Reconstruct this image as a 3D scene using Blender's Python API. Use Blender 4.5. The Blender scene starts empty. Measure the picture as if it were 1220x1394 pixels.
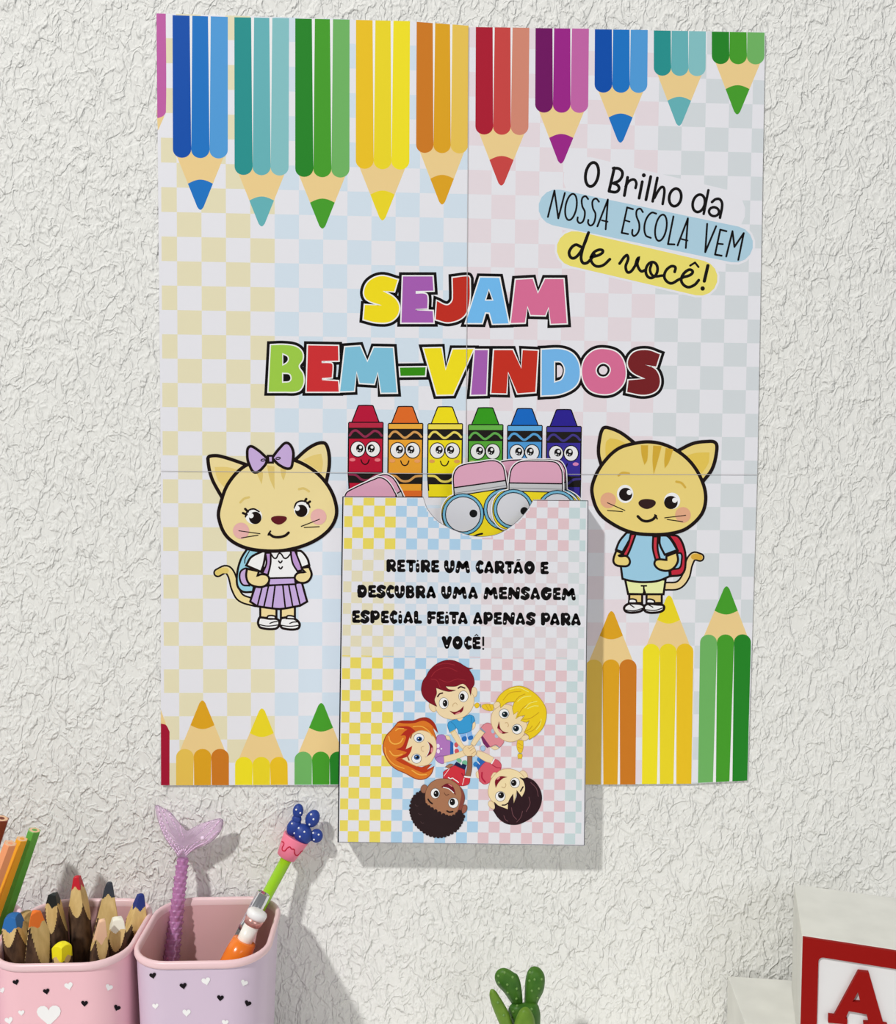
import bpy, math, random
from mathutils import Vector, Matrix
from mathutils.geometry import tessellate_polygon
from mathutils.bvhtree import BVHTree
random.seed(7)
S = bpy.context.scene
COL = S.collection

# ------------------------------------------------------------------ camera
Z0 = 1.20                                  # height of the poster's middle above the floor
F = 1220.0
YAW, PITCH, ROLL = 0.04579629, -0.044121, 0.00844475
CAM = Vector((-0.03814495, -0.63019443, -0.04406939 + Z0))
def _basis():
    cy, sy, cp, sp = math.cos(YAW), math.sin(YAW), math.cos(PITCH), math.sin(PITCH)
    f = Vector((sy*cp, cy*cp, sp)); r = Vector((cy, -sy, 0)); u = r.cross(f)
    cr, sr = math.cos(ROLL), math.sin(ROLL)
    return r*cr + u*sr, -r*sr + u*cr, f
RT, UP, FW = _basis()
cd = bpy.data.cameras.new('camera'); cam = bpy.data.objects.new('camera', cd); COL.objects.link(cam)
cd.sensor_fit = 'HORIZONTAL'; cd.sensor_width = 36; cd.lens = 36*F/1220
cd.clip_start = 0.01; cd.clip_end = 30
cam.matrix_world = Matrix(((RT.x, UP.x, -FW.x, CAM.x), (RT.y, UP.y, -FW.y, CAM.y), (RT.z, UP.z, -FW.z, CAM.z), (0, 0, 0, 1)))
S.camera = cam

# ------------------------------------------------------------------ light
S.view_settings.view_transform = 'Standard'; S.view_settings.look = 'None'
S.view_settings.exposure = 0.0; S.view_settings.gamma = 1.0
try: S.view_settings.use_curve_mapping = False
except Exception: pass
w = bpy.data.worlds.new('room_light'); S.world = w; w.use_nodes = True
bg = w.node_tree.nodes['Background']; bg.inputs[0].default_value = (1.0, 1.0, 1.0, 1); bg.inputs[1].default_value = 0.215
def lamp(name, kind, loc, target, energy, size, color=(1, 1, 1)):
    l = bpy.data.lights.new(name, kind); o = bpy.data.objects.new(name, l); COL.objects.link(o)
    l.energy = energy; l.color = color
    if kind == 'AREA': l.shape = 'DISK'; l.size = size
    o.location = loc; o.rotation_euler = (Vector(target)-Vector(loc)).to_track_quat('-Z', 'Y').to_euler()
    return o
lamp('ceiling_lamp', 'AREA', (-1.75, -2.40, Z0+2.60), (0, 0, Z0), 111.0, 0.17, (1.0, 0.985, 0.96))
lamp('fill_light', 'AREA', (1.3, -2.5, Z0+0.6), (0, 0, Z0), 13.5, 1.6, (0.97, 0.985, 1.0))  # broad soft fill, added at the right to even out the wall's brightness

# ------------------------------------------------------------------ helpers
def ray(x, y): return FW*F + RT*(x-610) + UP*(697-y)
def onY(x, y, yy):                         # point of the upright plane y = yy seen at photo pixel x, y
    d = ray(x, y); return CAM + d*((yy-CAM.y)/d.y)
def onZ(x, y, zz):
    d = ray(x, y); return CAM + d*((zz-CAM.z)/d.z)
def proj(p):
    v = p-CAM; z = v.dot(FW); return 610+F*v.dot(RT)/z, 697-F*v.dot(UP)/z

def lin(c):
    c /= 255.0
    return c/12.92 if c <= 0.04045 else ((c+0.055)/1.055)**2.4
K = 0.86
MATS = {}
def mat(c, rough=0.55, name=None, spec=0.3, **kw):
    key = (tuple(c), rough, spec, tuple(sorted(kw.items())))
    if key in MATS: return MATS[key]
    m = bpy.data.materials.new(name or 'ink_%d_%d_%d' % tuple(c)); m.use_nodes = True
    b = m.node_tree.nodes['Principled BSDF']
    b.inputs['Base Color'].default_value = (*[min(0.95, lin(v)/K) for v in c], 1)
    b.inputs['Roughness'].default_value = rough
    b.inputs['Specular IOR Level'].default_value = spec
    if 'metal' in kw: b.inputs['Metallic'].default_value = kw['metal']
    if 'trans' in kw: b.inputs['Transmission Weight'].default_value = kw['trans']
    if 'ior' in kw: b.inputs['IOR'].default_value = kw['ior']
    if 'coat' in kw: b.inputs['Coat Weight'].default_value = kw['coat']
    MATS[key] = m
    return m
def noisy(c1, c2, scale, rough, name, stretch=(1, 1, 1), bump=0.0, detail=6):
    m = bpy.data.materials.new(name); m.use_nodes = True
    n = m.node_tree.nodes; L = m.node_tree.links; b = n['Principled BSDF']
    tc = n.new('ShaderNodeTexCoord'); mp = n.new('ShaderNodeMapping'); mp.inputs['Scale'].default_value = stretch
    nz = n.new('ShaderNodeTexNoise'); nz.inputs['Scale'].default_value = scale; nz.inputs['Detail'].default_value = detail
    rp = n.new('ShaderNodeValToRGB')
    rp.color_ramp.elements[0].position = 0.35; rp.color_ramp.elements[1].position = 0.65
    rp.color_ramp.elements[0].color = (*[lin(v)/K for v in c1], 1); rp.color_ramp.elements[1].color = (*[lin(v)/K for v in c2], 1)
    L.new(tc.outputs['Object'], mp.inputs[0]); L.new(mp.outputs[0], nz.inputs['Vector'])
    L.new(nz.outputs['Fac'], rp.inputs[0]); L.new(rp.outputs[0], b.inputs['Base Color'])
    b.inputs['Roughness'].default_value = rough; b.inputs['Specular IOR Level'].default_value = 0.3
    if bump:
        bp = n.new('ShaderNodeBump'); bp.inputs['Strength'].default_value = 0.6; bp.inputs['Distance'].default_value = bump
        L.new(nz.outputs['Fac'], bp.inputs['Height']); L.new(bp.outputs[0], b.inputs['Normal'])
    return m

def thing(name, label, cat, loc, group=None):
    o = bpy.data.objects.new(name, None); COL.objects.link(o); o.location = loc; o.empty_display_size = 0.01
    return tag(o, label, cat, group)
def tag(o, label, cat, group=None):
    o['label'] = label; o['category'] = cat
    if group: o['group'] = group
    return o
def wloc(o):
    v = Vector((0, 0, 0))
    while o is not None: v += Vector(o.location); o = o.parent
    return v
def obj(name, verts, faces, mats, parent=None, mi=None, smooth=False, loc=None, label=None):
    base = wloc(parent) if parent is not None else Vector(loc or (0, 0, 0))
    me = bpy.data.meshes.new(name)
    me.from_pydata([tuple(Vector(v)-base) for v in verts], [], faces)
    for m in (mats if isinstance(mats, (list, tuple)) else [mats]): me.materials.append(m)
    if mi: me.polygons.foreach_set('material_index', mi)
    if smooth: me.polygons.foreach_set('use_smooth', [True]*len(me.polygons))
    me.update()
    o = bpy.data.objects.new(name, me); COL.objects.link(o)
    if parent is not None: o.parent = parent
    else: o.location = base
    if label: o['label'] = label
    return o

# ---- flat printed shapes: traced outlines laid on a sheet of paper
def parse(s):
    out = []
    for t in s.split():
        c = t.endswith('!'); a, b = t.rstrip('!').split(','); out.append((float(a), float(b), c))
    return out
def crv(P, closed, n=6):
    """Catmull-Rom through the points; a point marked ! stays a sharp corner"""
    N = len(P)
    if N < 3: return [(p[0], p[1]) for p in P]
    out = []
    for i in range(N if closed else N-1):
        p1, p2 = P[i], P[(i+1) % N]
        p0 = P[(i-1) % N] if (closed or i > 0) else p1
        p3 = P[(i+2) % N] if (closed or i+2 < N) else p2
        if p1[2]: p0 = p1
        if p2[2]: p3 = p2
        if p1[2] and p2[2]: out.append((p1[0], p1[1])); continue
        d = math.hypot(p2[0]-p1[0], p2[1]-p1[1])
        t1 = ((p2[0]-p0[0]), (p2[1]-p0[1])); t2 = ((p3[0]-p1[0]), (p3[1]-p1[1]))
        l1 = math.hypot(*t1) or 1; l2 = math.hypot(*t2) or 1
        t1 = (t1[0]/l1*d, t1[1]/l1*d); t2 = (t2[0]/l2*d, t2[1]/l2*d)
        for k in range(n):
            t = k/n; a = 2*t**3-3*t*t+1; b = t**3-2*t*t+t; c = -2*t**3+3*t*t; e = t**3-t*t
            out.append((a*p1[0]+b*t1[0]+c*p2[0]+e*t2[0], a*p1[1]+b*t1[1]+c*p2[1]+e*t2[1]))
    if not closed: out.append((P[-1][0], P[-1][1]))
    return out
def ell(cx, cy, rx, ry, rot=0, n=28):
    a = math.radians(rot); ca, sa = math.cos(a), math.sin(a)
    return [(cx+rx*math.cos(t)*ca-ry*math.sin(t)*sa, cy+rx*math.cos(t)*sa+ry*math.sin(t)*ca) for t in [2*math.pi*k/n for k in range(n)]]
EPS = 5e-6
class Art:
    def __init__(self, y, x0=0, y0=0, s=1.0):
        self.y = y; self.lv = 1; self.v = []; self.f = []; self.mi = []; self.ms = []; self.z(x0, y0, s)
        self.rough = 0.5; self.k = 1.0
    def z(self, x0, y0, s): self.x0, self.y0, self.s = x0, y0, s; return self
    def slot(self, c):
        m = mat(c, self.rough, None, 0.1)
        if m not in self.ms: self.ms.append(m)
        return self.ms.index(m)
    def add(self, pts, c, tris=None, lv=None):
        L = lv if lv is not None else self.lv
        P = []
        for p in pts:
            if not P or math.hypot(p[0]-P[-1][0], p[1]-P[-1][1]) > 1e-4: P.append(p)
        if tris is None:
            if math.hypot(P[0][0]-P[-1][0], P[0][1]-P[-1][1]) < 1e-4: P.pop()
            if len(P) < 3: return
            tris = tessellate_polygon([[Vector((p[0], p[1], 0)) for p in P]])
        else: P = pts
        b = len(self.v); yy = self.y-EPS*L
        for p in P: self.v.append(onY(self.x0+p[0]/self.s, self.y0+p[1]/self.s, yy))
        si = self.slot(c)
        for t in tris:
            a, q, d = (P[t[0]], P[t[1]], P[t[2]])
            ar = (q[0]-a[0])*(d[1]-a[1])-(q[1]-a[1])*(d[0]-a[0])
            if abs(ar) < 1e-7: continue
            t = tuple(t) if ar < 0 else (t[0], t[2], t[1])      # all faces look at the room
            self.f.append([b+i for i in t]); self.mi.append(si)
        if lv is None: self.lv += 1
    def strip(self, P, wd, c, closed, lv=None):
        L = lv if lv is not None else self.lv
        Q = []
        for p in P:
            if not Q or math.hypot(p[0]-Q[-1][0], p[1]-Q[-1][1]) > 1e-3*wd+1e-5: Q.append(p)
        if closed and math.hypot(Q[0][0]-Q[-1][0], Q[0][1]-Q[-1][1]) < 1e-3*wd+1e-5: Q.pop()
        N = len(Q); h = wd/2
        if N < 2: return
        pts = []; tris = []
        def nrm(a, b):
            l = math.hypot(b[0]-a[0], b[1]-a[1]); return (-(b[1]-a[1])/l, (b[0]-a[0])/l)
        segs = N if closed else N-1
        ns = [nrm(Q[i], Q[(i+1) % N]) for i in range(segs)]
        left = []
        for i in range(N):
            if closed: a, b = ns[i-1], ns[i]
            else: a, b = ns[max(0, i-1)], ns[min(i, segs-1)]
            mx, my = a[0]+b[0], a[1]+b[1]; l = math.hypot(mx, my)
            if l < 0.3: mx, my = b; k = 1
            else: mx, my = mx/l, my/l; k = min(1/max(0.35, mx*b[0]+my*b[1]), 1.6)
            pts.append((Q[i][0]+mx*h*k, Q[i][1]+my*h*k)); pts.append((Q[i][0]-mx*h*k, Q[i][1]-my*h*k))
        for i in range(segs):
            j = (i+1) % N
            tris += [(2*i, 2*i+1, 2*j), (2*j, 2*i+1, 2*j+1)]
        if not closed:
            for e, nn in ((0, ns[0]), (N-1, ns[-1])):
                sg = -1 if e == 0 else 1
                dx, dy = nn[1]*sg, -nn[0]*sg
                b0 = len(pts); pts.append(Q[e])
                for k in range(9):
                    t = math.pi*k/8
                    pts.append((Q[e][0]+h*(nn[0]*math.cos(t)+dx*math.sin(t)), Q[e][1]+h*(nn[1]*math.cos(t)+dy*math.sin(t))))
                tris += [(b0, b0+1+k, b0+2+k) for k in range(8)]
        self.add(pts, c, tris, L)
        if lv is None: self.lv += 1
    # f: filled, o: filled and outlined, l: open line, lc: closed line, e: ellipse
    def f_(self, s, c, lv=None): self.add(crv(parse(s), True), c, None, lv)
    def o(self, s, c, wd, lc=(28, 20, 22)):
        P = crv(parse(s), True); self.add(P, c); self.strip(P, wd*self.k, lc, True)
    def l(self, s, wd, c=(28, 20, 22), lv=None):
        P = parse(s); L = lv if lv is not None else self.lv; run = []
        if wd < 20: wd *= self.k
        for i, p in enumerate(P):                          # the line is laid in runs from corner to corner, with round joints
            run.append(p)
            if i == len(P)-1 or (p[2] and i > 0): self.strip(crv(run, False), wd, c, False, L); run = [p]
        if lv is None: self.lv += 1
    def lc(self, s, wd, c=(28, 20, 22), lv=None): self.strip(crv(parse(s), True), wd, c, True, lv)
    def e(self, cx, cy, rx, ry, c, rot=0, lv=None): self.add(ell(cx, cy, rx, ry, rot), c, None, lv)
    def eo(self, cx, cy, rx, ry, c, wd, lc=(28, 20, 22), rot=0):
        P = ell(cx, cy, rx, ry, rot); self.add(P, c); self.strip(P, wd, lc, True)
    def er(self, cx, cy, rx, ry, wd, c, rot=0): self.strip(ell(cx, cy, rx, ry, rot), wd, c, True)
    def heart(self, cx, cy, r, c):
        self.add([(cx+r*dx, cy+r*dy) for dx, dy in ((0, 1), (-.9, -.05), (-.95, -.6), (-.5, -.95), (0, -.5), (.5, -.95), (.95, -.6), (.9, -.05))], c)
    def build(self, name, parent, label=None):
        return obj(name, self.v, self.f, self.ms, parent, self.mi, label=label)

def clip(P, Q):
    """polygon P cut to the convex polygon Q"""
    ar = sum(Q[i-1][0]*Q[i][1]-Q[i][0]*Q[i-1][1] for i in range(len(Q)))
    out = P
    for i in range(len(Q)):
        a, b = Q[i-1], Q[i]; inp = out; out = []
        if not inp: return []
        sd = lambda p: ((b[0]-a[0])*(p[1]-a[1])-(b[1]-a[1])*(p[0]-a[0]))*(1 if ar > 0 else -1)
        for j in range(len(inp)):
            p, q = inp[j-1], inp[j]; sp, sq = sd(p), sd(q)
            if sq >= 0:
                if sp < 0: t = sp/(sp-sq); out.append((p[0]+(q[0]-p[0])*t, p[1]+(q[1]-p[1])*t))
                out.append(q)
            elif sp >= 0: t = sp/(sp-sq); out.append((p[0]+(q[0]-p[0])*t, p[1]+(q[1]-p[1])*t))
    return out
def slab(name, P, y, th, m, parent, label=None):
    """a sheet of card of real thickness whose front outline is P"""
    Q = []
    for p in P:
        if not Q or math.hypot(p[0]-Q[-1][0], p[1]-Q[-1][1]) > 1e-3: Q.append(p)
    ar = sum(Q[i-1][0]*Q[i][1]-Q[i][0]*Q[i-1][1] for i in range(len(Q)))
    if ar > 0: Q.reverse()
    fr = [onY(p[0], p[1], y) for p in Q]; bk = [v+Vector((0, th, 0)) for v in fr]; n = len(Q)
    tr = tessellate_polygon([[Vector((p[0], p[1], 0)) for p in Q]])
    fs = []
    for t in tr:
        a, q, d = Q[t[0]], Q[t[1]], Q[t[2]]
        arr = (q[0]-a[0])*(d[1]-a[1])-(q[1]-a[1])*(d[0]-a[0])
        if abs(arr) < 1e-9: continue
        t = tuple(t) if arr < 0 else (t[0], t[2], t[1])
        fs.append(list(t)); fs.append([n+t[2], n+t[1], n+t[0]])
    for i in range(n):
        j = (i+1) % n; fs.append([i, n+i, n+j, j])
    return obj(name, fr+bk, fs, m, parent, label=label)

# ---- solids
def frame_of(ax):
    ax = ax.normalized(); a = ax.orthogonal().normalized(); return ax, a, ax.cross(a)
def lathe_geo(p0, axis, prof, n=24, cap=True, rfun=None):
    ax, a, b = frame_of(axis); V = []; Fc = []
    for h, r in prof:
        for k in range(n):
            t = 2*math.pi*k/n; rr = r*(rfun(h, t) if rfun else 1)
            V.append(p0+ax*h+(a*math.cos(t)+b*math.sin(t))*rr)
    for i in range(len(prof)-1):
        for k in range(n):
            j = (k+1) % n; Fc.append([i*n+k, i*n+j, (i+1)*n+j, (i+1)*n+k])
    if cap: Fc.append([k for k in range(n)][::-1]); Fc.append([(len(prof)-1)*n+k for k in range(n)])
    return V, Fc
def lathe(name, p0, axis, prof, m, parent, n=24, cap=True, smooth=True, rfun=None, label=None):
    V, Fc = lathe_geo(p0, axis, prof, n, cap, rfun)
    o = obj(name, V, Fc, m, parent, smooth=smooth, label=label)
    if smooth:
        o.data.polygons.foreach_set('use_smooth', [len(p.vertices) == 4 for p in o.data.polygons])
    return o
def sphere_geo(M, nu=20, nv=12):
    V = []; Fc = []
    for i in range(nv+1):
        ph = math.pi*i/nv
        for k in range(nu):
            t = 2*math.pi*k/nu
            V.append(M @ Vector((math.sin(ph)*math.cos(t), math.sin(ph)*math.sin(t), math.cos(ph))))
    for i in range(nv):
        for k in range(nu):
            j = (k+1) % nu; Fc.append([i*nu+k, (i+1)*nu+k, (i+1)*nu+j, i*nu+j])
    return V, Fc
def merge(parts):
    V = []; Fc = []
    for v, f in parts: b = len(V); V += v; Fc += [[b+i for i in q] for q in f]
    return V, Fc
def basisM(c, x, y, z): return Matrix(((x.x, y.x, z.x, c.x), (x.y, y.y, z.y, c.y), (x.z, y.z, z.z, c.z), (0, 0, 0, 1)))
def boxgeo(c, hx, hy, hz, rot=0):
    ca, sa = math.cos(rot), math.sin(rot); X = Vector((ca, sa, 0)); Y = Vector((-sa, ca, 0)); Z = Vector((0, 0, 1))
    V = [c+X*(hx*i)+Y*(hy*j)+Z*(hz*k) for i in (-1, 1) for j in (-1, 1) for k in (-1, 1)]
    return V, [[0, 1, 3, 2], [4, 6, 7, 5], [0, 4, 5, 1], [2, 3, 7, 6], [0, 2, 6, 4], [1, 5, 7, 3]]
def bevel(o, wd, seg=3):
    md = o.modifiers.new('edge', 'BEVEL'); md.width = wd; md.segments = seg; md.limit_method = 'ANGLE'; return o

# ------------------------------------------------------------------ setting
WALLY = 0.0018
def wall_material():
    m = bpy.data.materials.new('white_textured_plaster'); m.use_nodes = True
    n = m.node_tree.nodes; L = m.node_tree.links; b = n['Principled BSDF']
    b.inputs['Base Color'].default_value = (*[lin(v)/K for v in (225, 225, 221)], 1)
    b.inputs['Roughness'].default_value = 0.75; b.inputs['Specular IOR Level'].default_value = 0.2
    tc = n.new('ShaderNodeTexCoord')
    mp = n.new('ShaderNodeMapping'); mp.inputs['Rotation'].default_value = (0, math.radians(-18), 0); mp.inputs['Scale'].default_value = (1.25, 1, 0.8)
    L.new(tc.outputs['Object'], mp.inputs[0])
    def ridged(scale, lo, hi, dist, det=2):
        nz = n.new('ShaderNodeTexNoise'); nz.inputs['Scale'].default_value = scale; nz.inputs['Detail'].default_value = det
        nz.inputs['Distortion'].default_value = dist; nz.inputs['Roughness'].default_value = 0.55
        L.new(mp.outputs[0], nz.inputs['Vector'])
        s = n.new('ShaderNodeMath'); s.operation = 'SUBTRACT'; s.inputs[1].default_value = 0.5; L.new(nz.outputs['Fac'], s.inputs[0])
        a = n.new('ShaderNodeMath'); a.operation = 'ABSOLUTE'; L.new(s.outputs[0], a.inputs[0])
        r = n.new('ShaderNodeMapRange'); r.interpolation_type = 'SMOOTHSTEP'
        r.inputs['From Min'].default_value = lo; r.inputs['From Max'].default_value = hi
        r.inputs['To Min'].default_value = 1; r.inputs['To Max'].default_value = 0
        L.new(a.outputs[0], r.inputs['Value']); return r.outputs['Result']
    def plateau(scale, lo, hi, dist):
        nz = n.new('ShaderNodeTexNoise'); nz.inputs['Scale'].default_value = scale; nz.inputs['Detail'].default_value = 3
        nz.inputs['Distortion'].default_value = dist; L.new(mp.outputs[0], nz.inputs['Vector'])
        r = n.new('ShaderNodeMapRange'); r.interpolation_type = 'SMOOTHSTEP'
        r.inputs['From Min'].default_value = lo; r.inputs['From Max'].default_value = hi
        L.new(nz.outputs['Fac'], r.inputs['Value']); return r.outputs['Result']
    def mad(x, k, y=None):
        q = n.new('ShaderNodeMath'); q.operation = 'MULTIPLY_ADD'; L.new(x, q.inputs[0]); q.inputs[1].default_value = k
        if y is None: q.inputs[2].default_value = 0
        else: L.new(y, q.inputs[2])
        return q.outputs[0]
    h = mad(ridged(45, 0.0, 0.045, 0.4), 0.6)
    h = mad(ridged(90, 0.0, 0.06, 0.3), 0.4, h)
    h = mad(plateau(70, 0.5, 0.56, 0.4), 0.8, h)
    h = mad(plateau(135, 0.5, 0.58, 0.3), 0.35, h)
    h = mad(plateau(240, 0.3, 0.7, 0.0), 0.10, h)
    bp = n.new('ShaderNodeBump'); bp.inputs['Strength'].default_value = 0.75; bp.inputs['Distance'].default_value = 0.0011
    L.new(h, bp.inputs['Height']); L.new(bp.outputs[0], b.inputs['Normal'])
    return m
V, Fc = boxgeo(Vector((0, WALLY+0.05, 1.3)), 2.2, 0.05, 1.3)
wall = obj('wall_back', V, Fc, wall_material(), loc=(0, WALLY, 0)); wall['kind'] = 'structure'
DESK = Z0-0.462

# ------------------------------------------------------------------ the welcome poster
WHITE = (223, 223, 229); BLACK = (15, 12, 13); WOOD = (229, 200, 140)
poster = thing('welcome_poster', 'large paper welcome poster with printed pencils and kittens hung on the white wall', 'poster', (0, 0, Z0))
paper = mat(WHITE, 0.45, 'poster_paper')
SHEETS = {
 'upper left': [(213, 18), (560, 29), (638, 35), (634, 645), (219, 641)],
 'upper right': [(638.6, 37), (1042, 44), (1031, 646), (634.6, 645)],
 'lower left': [(219, 641.4), (634, 645.4), (632, 1068.5), (219, 1069)],
 'lower right': [(634.6, 645.4), (1031, 646.4), (1018, 1062.5), (940, 1067), (632, 1068.5)]}
CU = -0.19697; CP = 0.016629; CV = 0.14911+Z0
YEL, BLU, PNK, GRY = (221, 214, 181), (203, 217, 229), (222, 211, 217), (205, 211, 215)
for nm, P in SHEETS.items():
    sh = slab('paper_sheet', P, 0.0, 0.0003, paper, poster, label=nm+' sheet of the poster')
    A = Art(0.0)
    Pu = [(onY(a, b, 0).x, onY(a, b, 0).z) for a, b in P]
    for i in range(-1, 26):
        for j in range(-8, 27):
            # rows and columns count from the yellow square near the left edge
            if (i+j) % 2 == 0: continue
            c = YEL if i < 4 else BLU if i < 12 else PNK if i < 20 else GRY
            u0, u1 = CU+CP*i, CU+CP*(i+1)
            if i == -1: u0 = CU+CP*0.37-CP
            v1, v0 = CV-CP*j, CV-CP*(j+1)
            q = clip([(u0, v0), (u1, v0), (u1, v1), (u0, v1)], Pu)
            if len(q) < 3: continue
            A.add([proj(Vector((a, 0, b))) for a, b in q], c, None, 0.5)
    A.build('checker_print', sh)
# lines where the sheets meet: the white edge of the paper lying on top
def seam(a, b, wd=0.75):
    A = Art(-0.0005); A.strip([a, b], wd, (182, 180, 182), False, 0); A.build('sheet_edge', poster)
seam((219.3, 641.2), (634, 645.2)); seam((635, 645.2), (1030.8, 646.2)); seam((638.3, 36.5), (634.3, 644.5), 0.8)

def print_pencil(tl, tr, bl, br, depth, tip, cols, lead, label, up=False, strips=(0, 1, 2), gapk=0.019):
    """a printed crayon pencil: three flutes from the sheet's edge, wooden cone, coloured point"""
    A = Art(0.0)
    W = br[0]-bl[0]; sg = -1 if up else 1
    lp = lambda a, b, t: (a[0]+(b[0]-a[0])*t, a[1]+(b[1]-a[1])*t)
    ye = (bl[1]+br[1])/2                                 # ends of the flutes (outermost point of the arcs)
    sag = 0.155*W
    # cone
    s0 = (bl[0]+0.02*W, ye-sg*sag*1.05); s1 = (br[0]-0.02*W, ye-sg*sag*1.05)
    r = 0.062*W
    def cone(t0): return lp(tip0, s0, t0), lp(tip0, s1, t0)
    tip0 = (tip[0], tip[1]+sg*0.06*W)
    a, b = cone(0.12)
    cap = []
    for k in range(9):
        t = k/8; cap.append((a[0]+(b[0]-a[0])*t, a[1]+sg*r*0.85*math.sin(math.pi*t)))
    A.add([s0]+cap+[s1], WOOD)
    a2, b2 = cone(0.475)
    arc = []
    for k in range(11):
        t = k/10; arc.append((b2[0]+(a2[0]-b2[0])*t, b2[1]-sg*0.075*W*math.sin(math.pi*t)))
    A.add(cap+arc, lead)
    L = abs(ye-(tl[1]+tr[1])/2); gap = min(gapk*L, 4.2)
    for k in strips:
        c = cols[k]
        t0, t1 = lp(tl, tr, k/3), lp(tl, tr, (k+1)/3)
        e0, e1 = lp(bl, br, k/3), lp(bl, br, (k+1)/3)
        g0 = gap/2 if k > 0 else 0; g1 = gap/2 if k < 2 else 0
        P = [(t0[0]+g0, t0[1]), (t1[0]-g1, t1[1])]
        n = 12
        for q in range(n+1):
            t = math.pi*q/n
            x = (e0[0]+e1[0])/2+(e1[0]-e0[0])/2*math.cos(t)
            P.append((x, e0[1]+(e1[1]-e0[1])*0.5-sg*sag+sg*sag*math.sin(t)))
        if gap > 0.6:                                    # the paper shows between the flutes as a thin white wedge
            if k > 0: A.add([(t0[0]-g0, t0[1]), (t0[0]+g0, t0[1]), (e0[0]+.15, ye-sg*sag*1.3)], (232, 232, 235), None, 3)
        A.add(P, c, None, 2)
    return A.build('printed_pencil', poster, label)
C_BLUE = [(11, 76, 166), (28, 112, 190), (78, 150, 210)]; C_TEAL = [(38, 140, 138), (98, 172, 178), (128, 186, 190)]
C_GRN = [(36, 128, 38), (68, 152, 42), (108, 174, 96)]; C_YEL = [(228, 188, 36), (228, 208, 40), (236, 218, 38)]
C_ORA = [(198, 118, 34), (214, 158, 32), (224, 188, 82)]; C_RED = [(166, 27, 49), (194, 68, 66), (204, 132, 112)]
C_PUR = [(108, 18, 94), (150, 36, 132), (188, 98, 162)]
# hanging from the top edge
TOP = [((234.9, 20.6), (310.2, 23), (235.4, 214.6), (310.2, 216), (272.9, 288), C_BLUE, 1, 'dark blue'),
 ((319.1, 23.4), (393.6, 24.8), (319.4, 238), (393, 239.2), (356.3, 310.5), C_TEAL, 1, 'leftmost teal'),
 ((402, 25.2), (476, 26.6), (402, 240.6), (475.8, 242), (439, 313.5), C_GRN, 1, 'long green'),
 ((484.7, 27), (558.3, 28.8), (484.4, 229.6), (557.4, 231.2), (520.7, 302.4), C_YEL, 1, 'yellow'),
 ((567.3, 29.6), (638, 35), (566.6, 208), (637.2, 209), (602, 281), C_ORA, 1, 'orange'),
 ((647.9, 36.8), (720.8, 37.9), (647.3, 183), (719.5, 184), (682.5, 255), C_RED, 1, 'red'),
 ((729.2, 38.2), (801.9, 39), (728.7, 153.2), (800.9, 153.8), (763.6, 225), C_PUR, 1, 'purple'),
 ((810, 39.8), (882, 40.8), (809.6, 126), (881.4, 126.6), (844.7, 196.5), C_BLUE, 1, 'short blue'),
 ((890.3, 41.4), (961.2, 42.6), (890.2, 103), (960.8, 103.8), (924.4, 173.6), C_TEAL, 1, 'short teal'),
 ((969.2, 43), (1041, 44.4), (969.2, 87.2), (1040.8, 87.8), (1003.6, 158), C_GRN, 1, 'shortest green')]
for tl, tr, bl, br, tip, cols, li, nm in TOP:
    print_pencil(tl, tr, bl, br, 0, tip, cols, cols[li], nm+' pencil printed along the top edge')
# standing on the bottom edge
BOT = [((239.7, 1069), (311.7, 1068.8), (239.7, 1019.6), (311.7, 1019.4), (275.6, 951.6), C_ORA, 'small orange'),
 ((320, 1068.6), (392, 1068.4), (320, 1030.4), (391.6, 1030.4), (356.8, 962.4), C_YEL, 'small yellow'),
 ((401, 1068.2), (473, 1068), (401, 1023.2), (472.6, 1023), (437.4, 955), C_GRN, 'small green'),
 ((797, 1068), (865.3, 1067.8), (797, 897.9), (866.8, 897.4), (832.6, 829.8), C_ORA, 'long orange'),
 ((874, 1067.4), (941.3, 1067), (875.2, 876.6), (944.1, 876), (911.2, 808.4), C_YEL, 'long yellow'),
 ((950.4, 1065.8), (1017.6, 1062.6), (953.2, 864), (1022.5, 863.4), (989.5, 796), C_GRN, 'tall green')]
for tl, tr, bl, br, tip, cols, nm in BOT:
    cc = cols[::-1]
    print_pencil(tl, tr, bl, br, 0, tip, cc, cols[1], nm+' pencil printed along the bottom edge', True, gapk=0.02)
A = Art(0.0)
A.f_('213.4,150! 225.4,150! 223,160! 215,178!', WOOD); A.f_('213,18.2! 225.7,18.6! 225.9,152 222,158 214.2,161!', (186, 92, 160))
A.build('printed_pencil', poster, 'cut off magenta pencil in the upper left corner')
A = Art(0.0)
A.f_('219,966! 231,1000! 219,1000!', WOOD); A.f_('219,985! 226,987 230.9,996! 230.8,1069! 219.2,1069!', (158, 22, 50))
A.build('printed_pencil', poster, 'cut off red pencil in the lower left corner')

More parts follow.
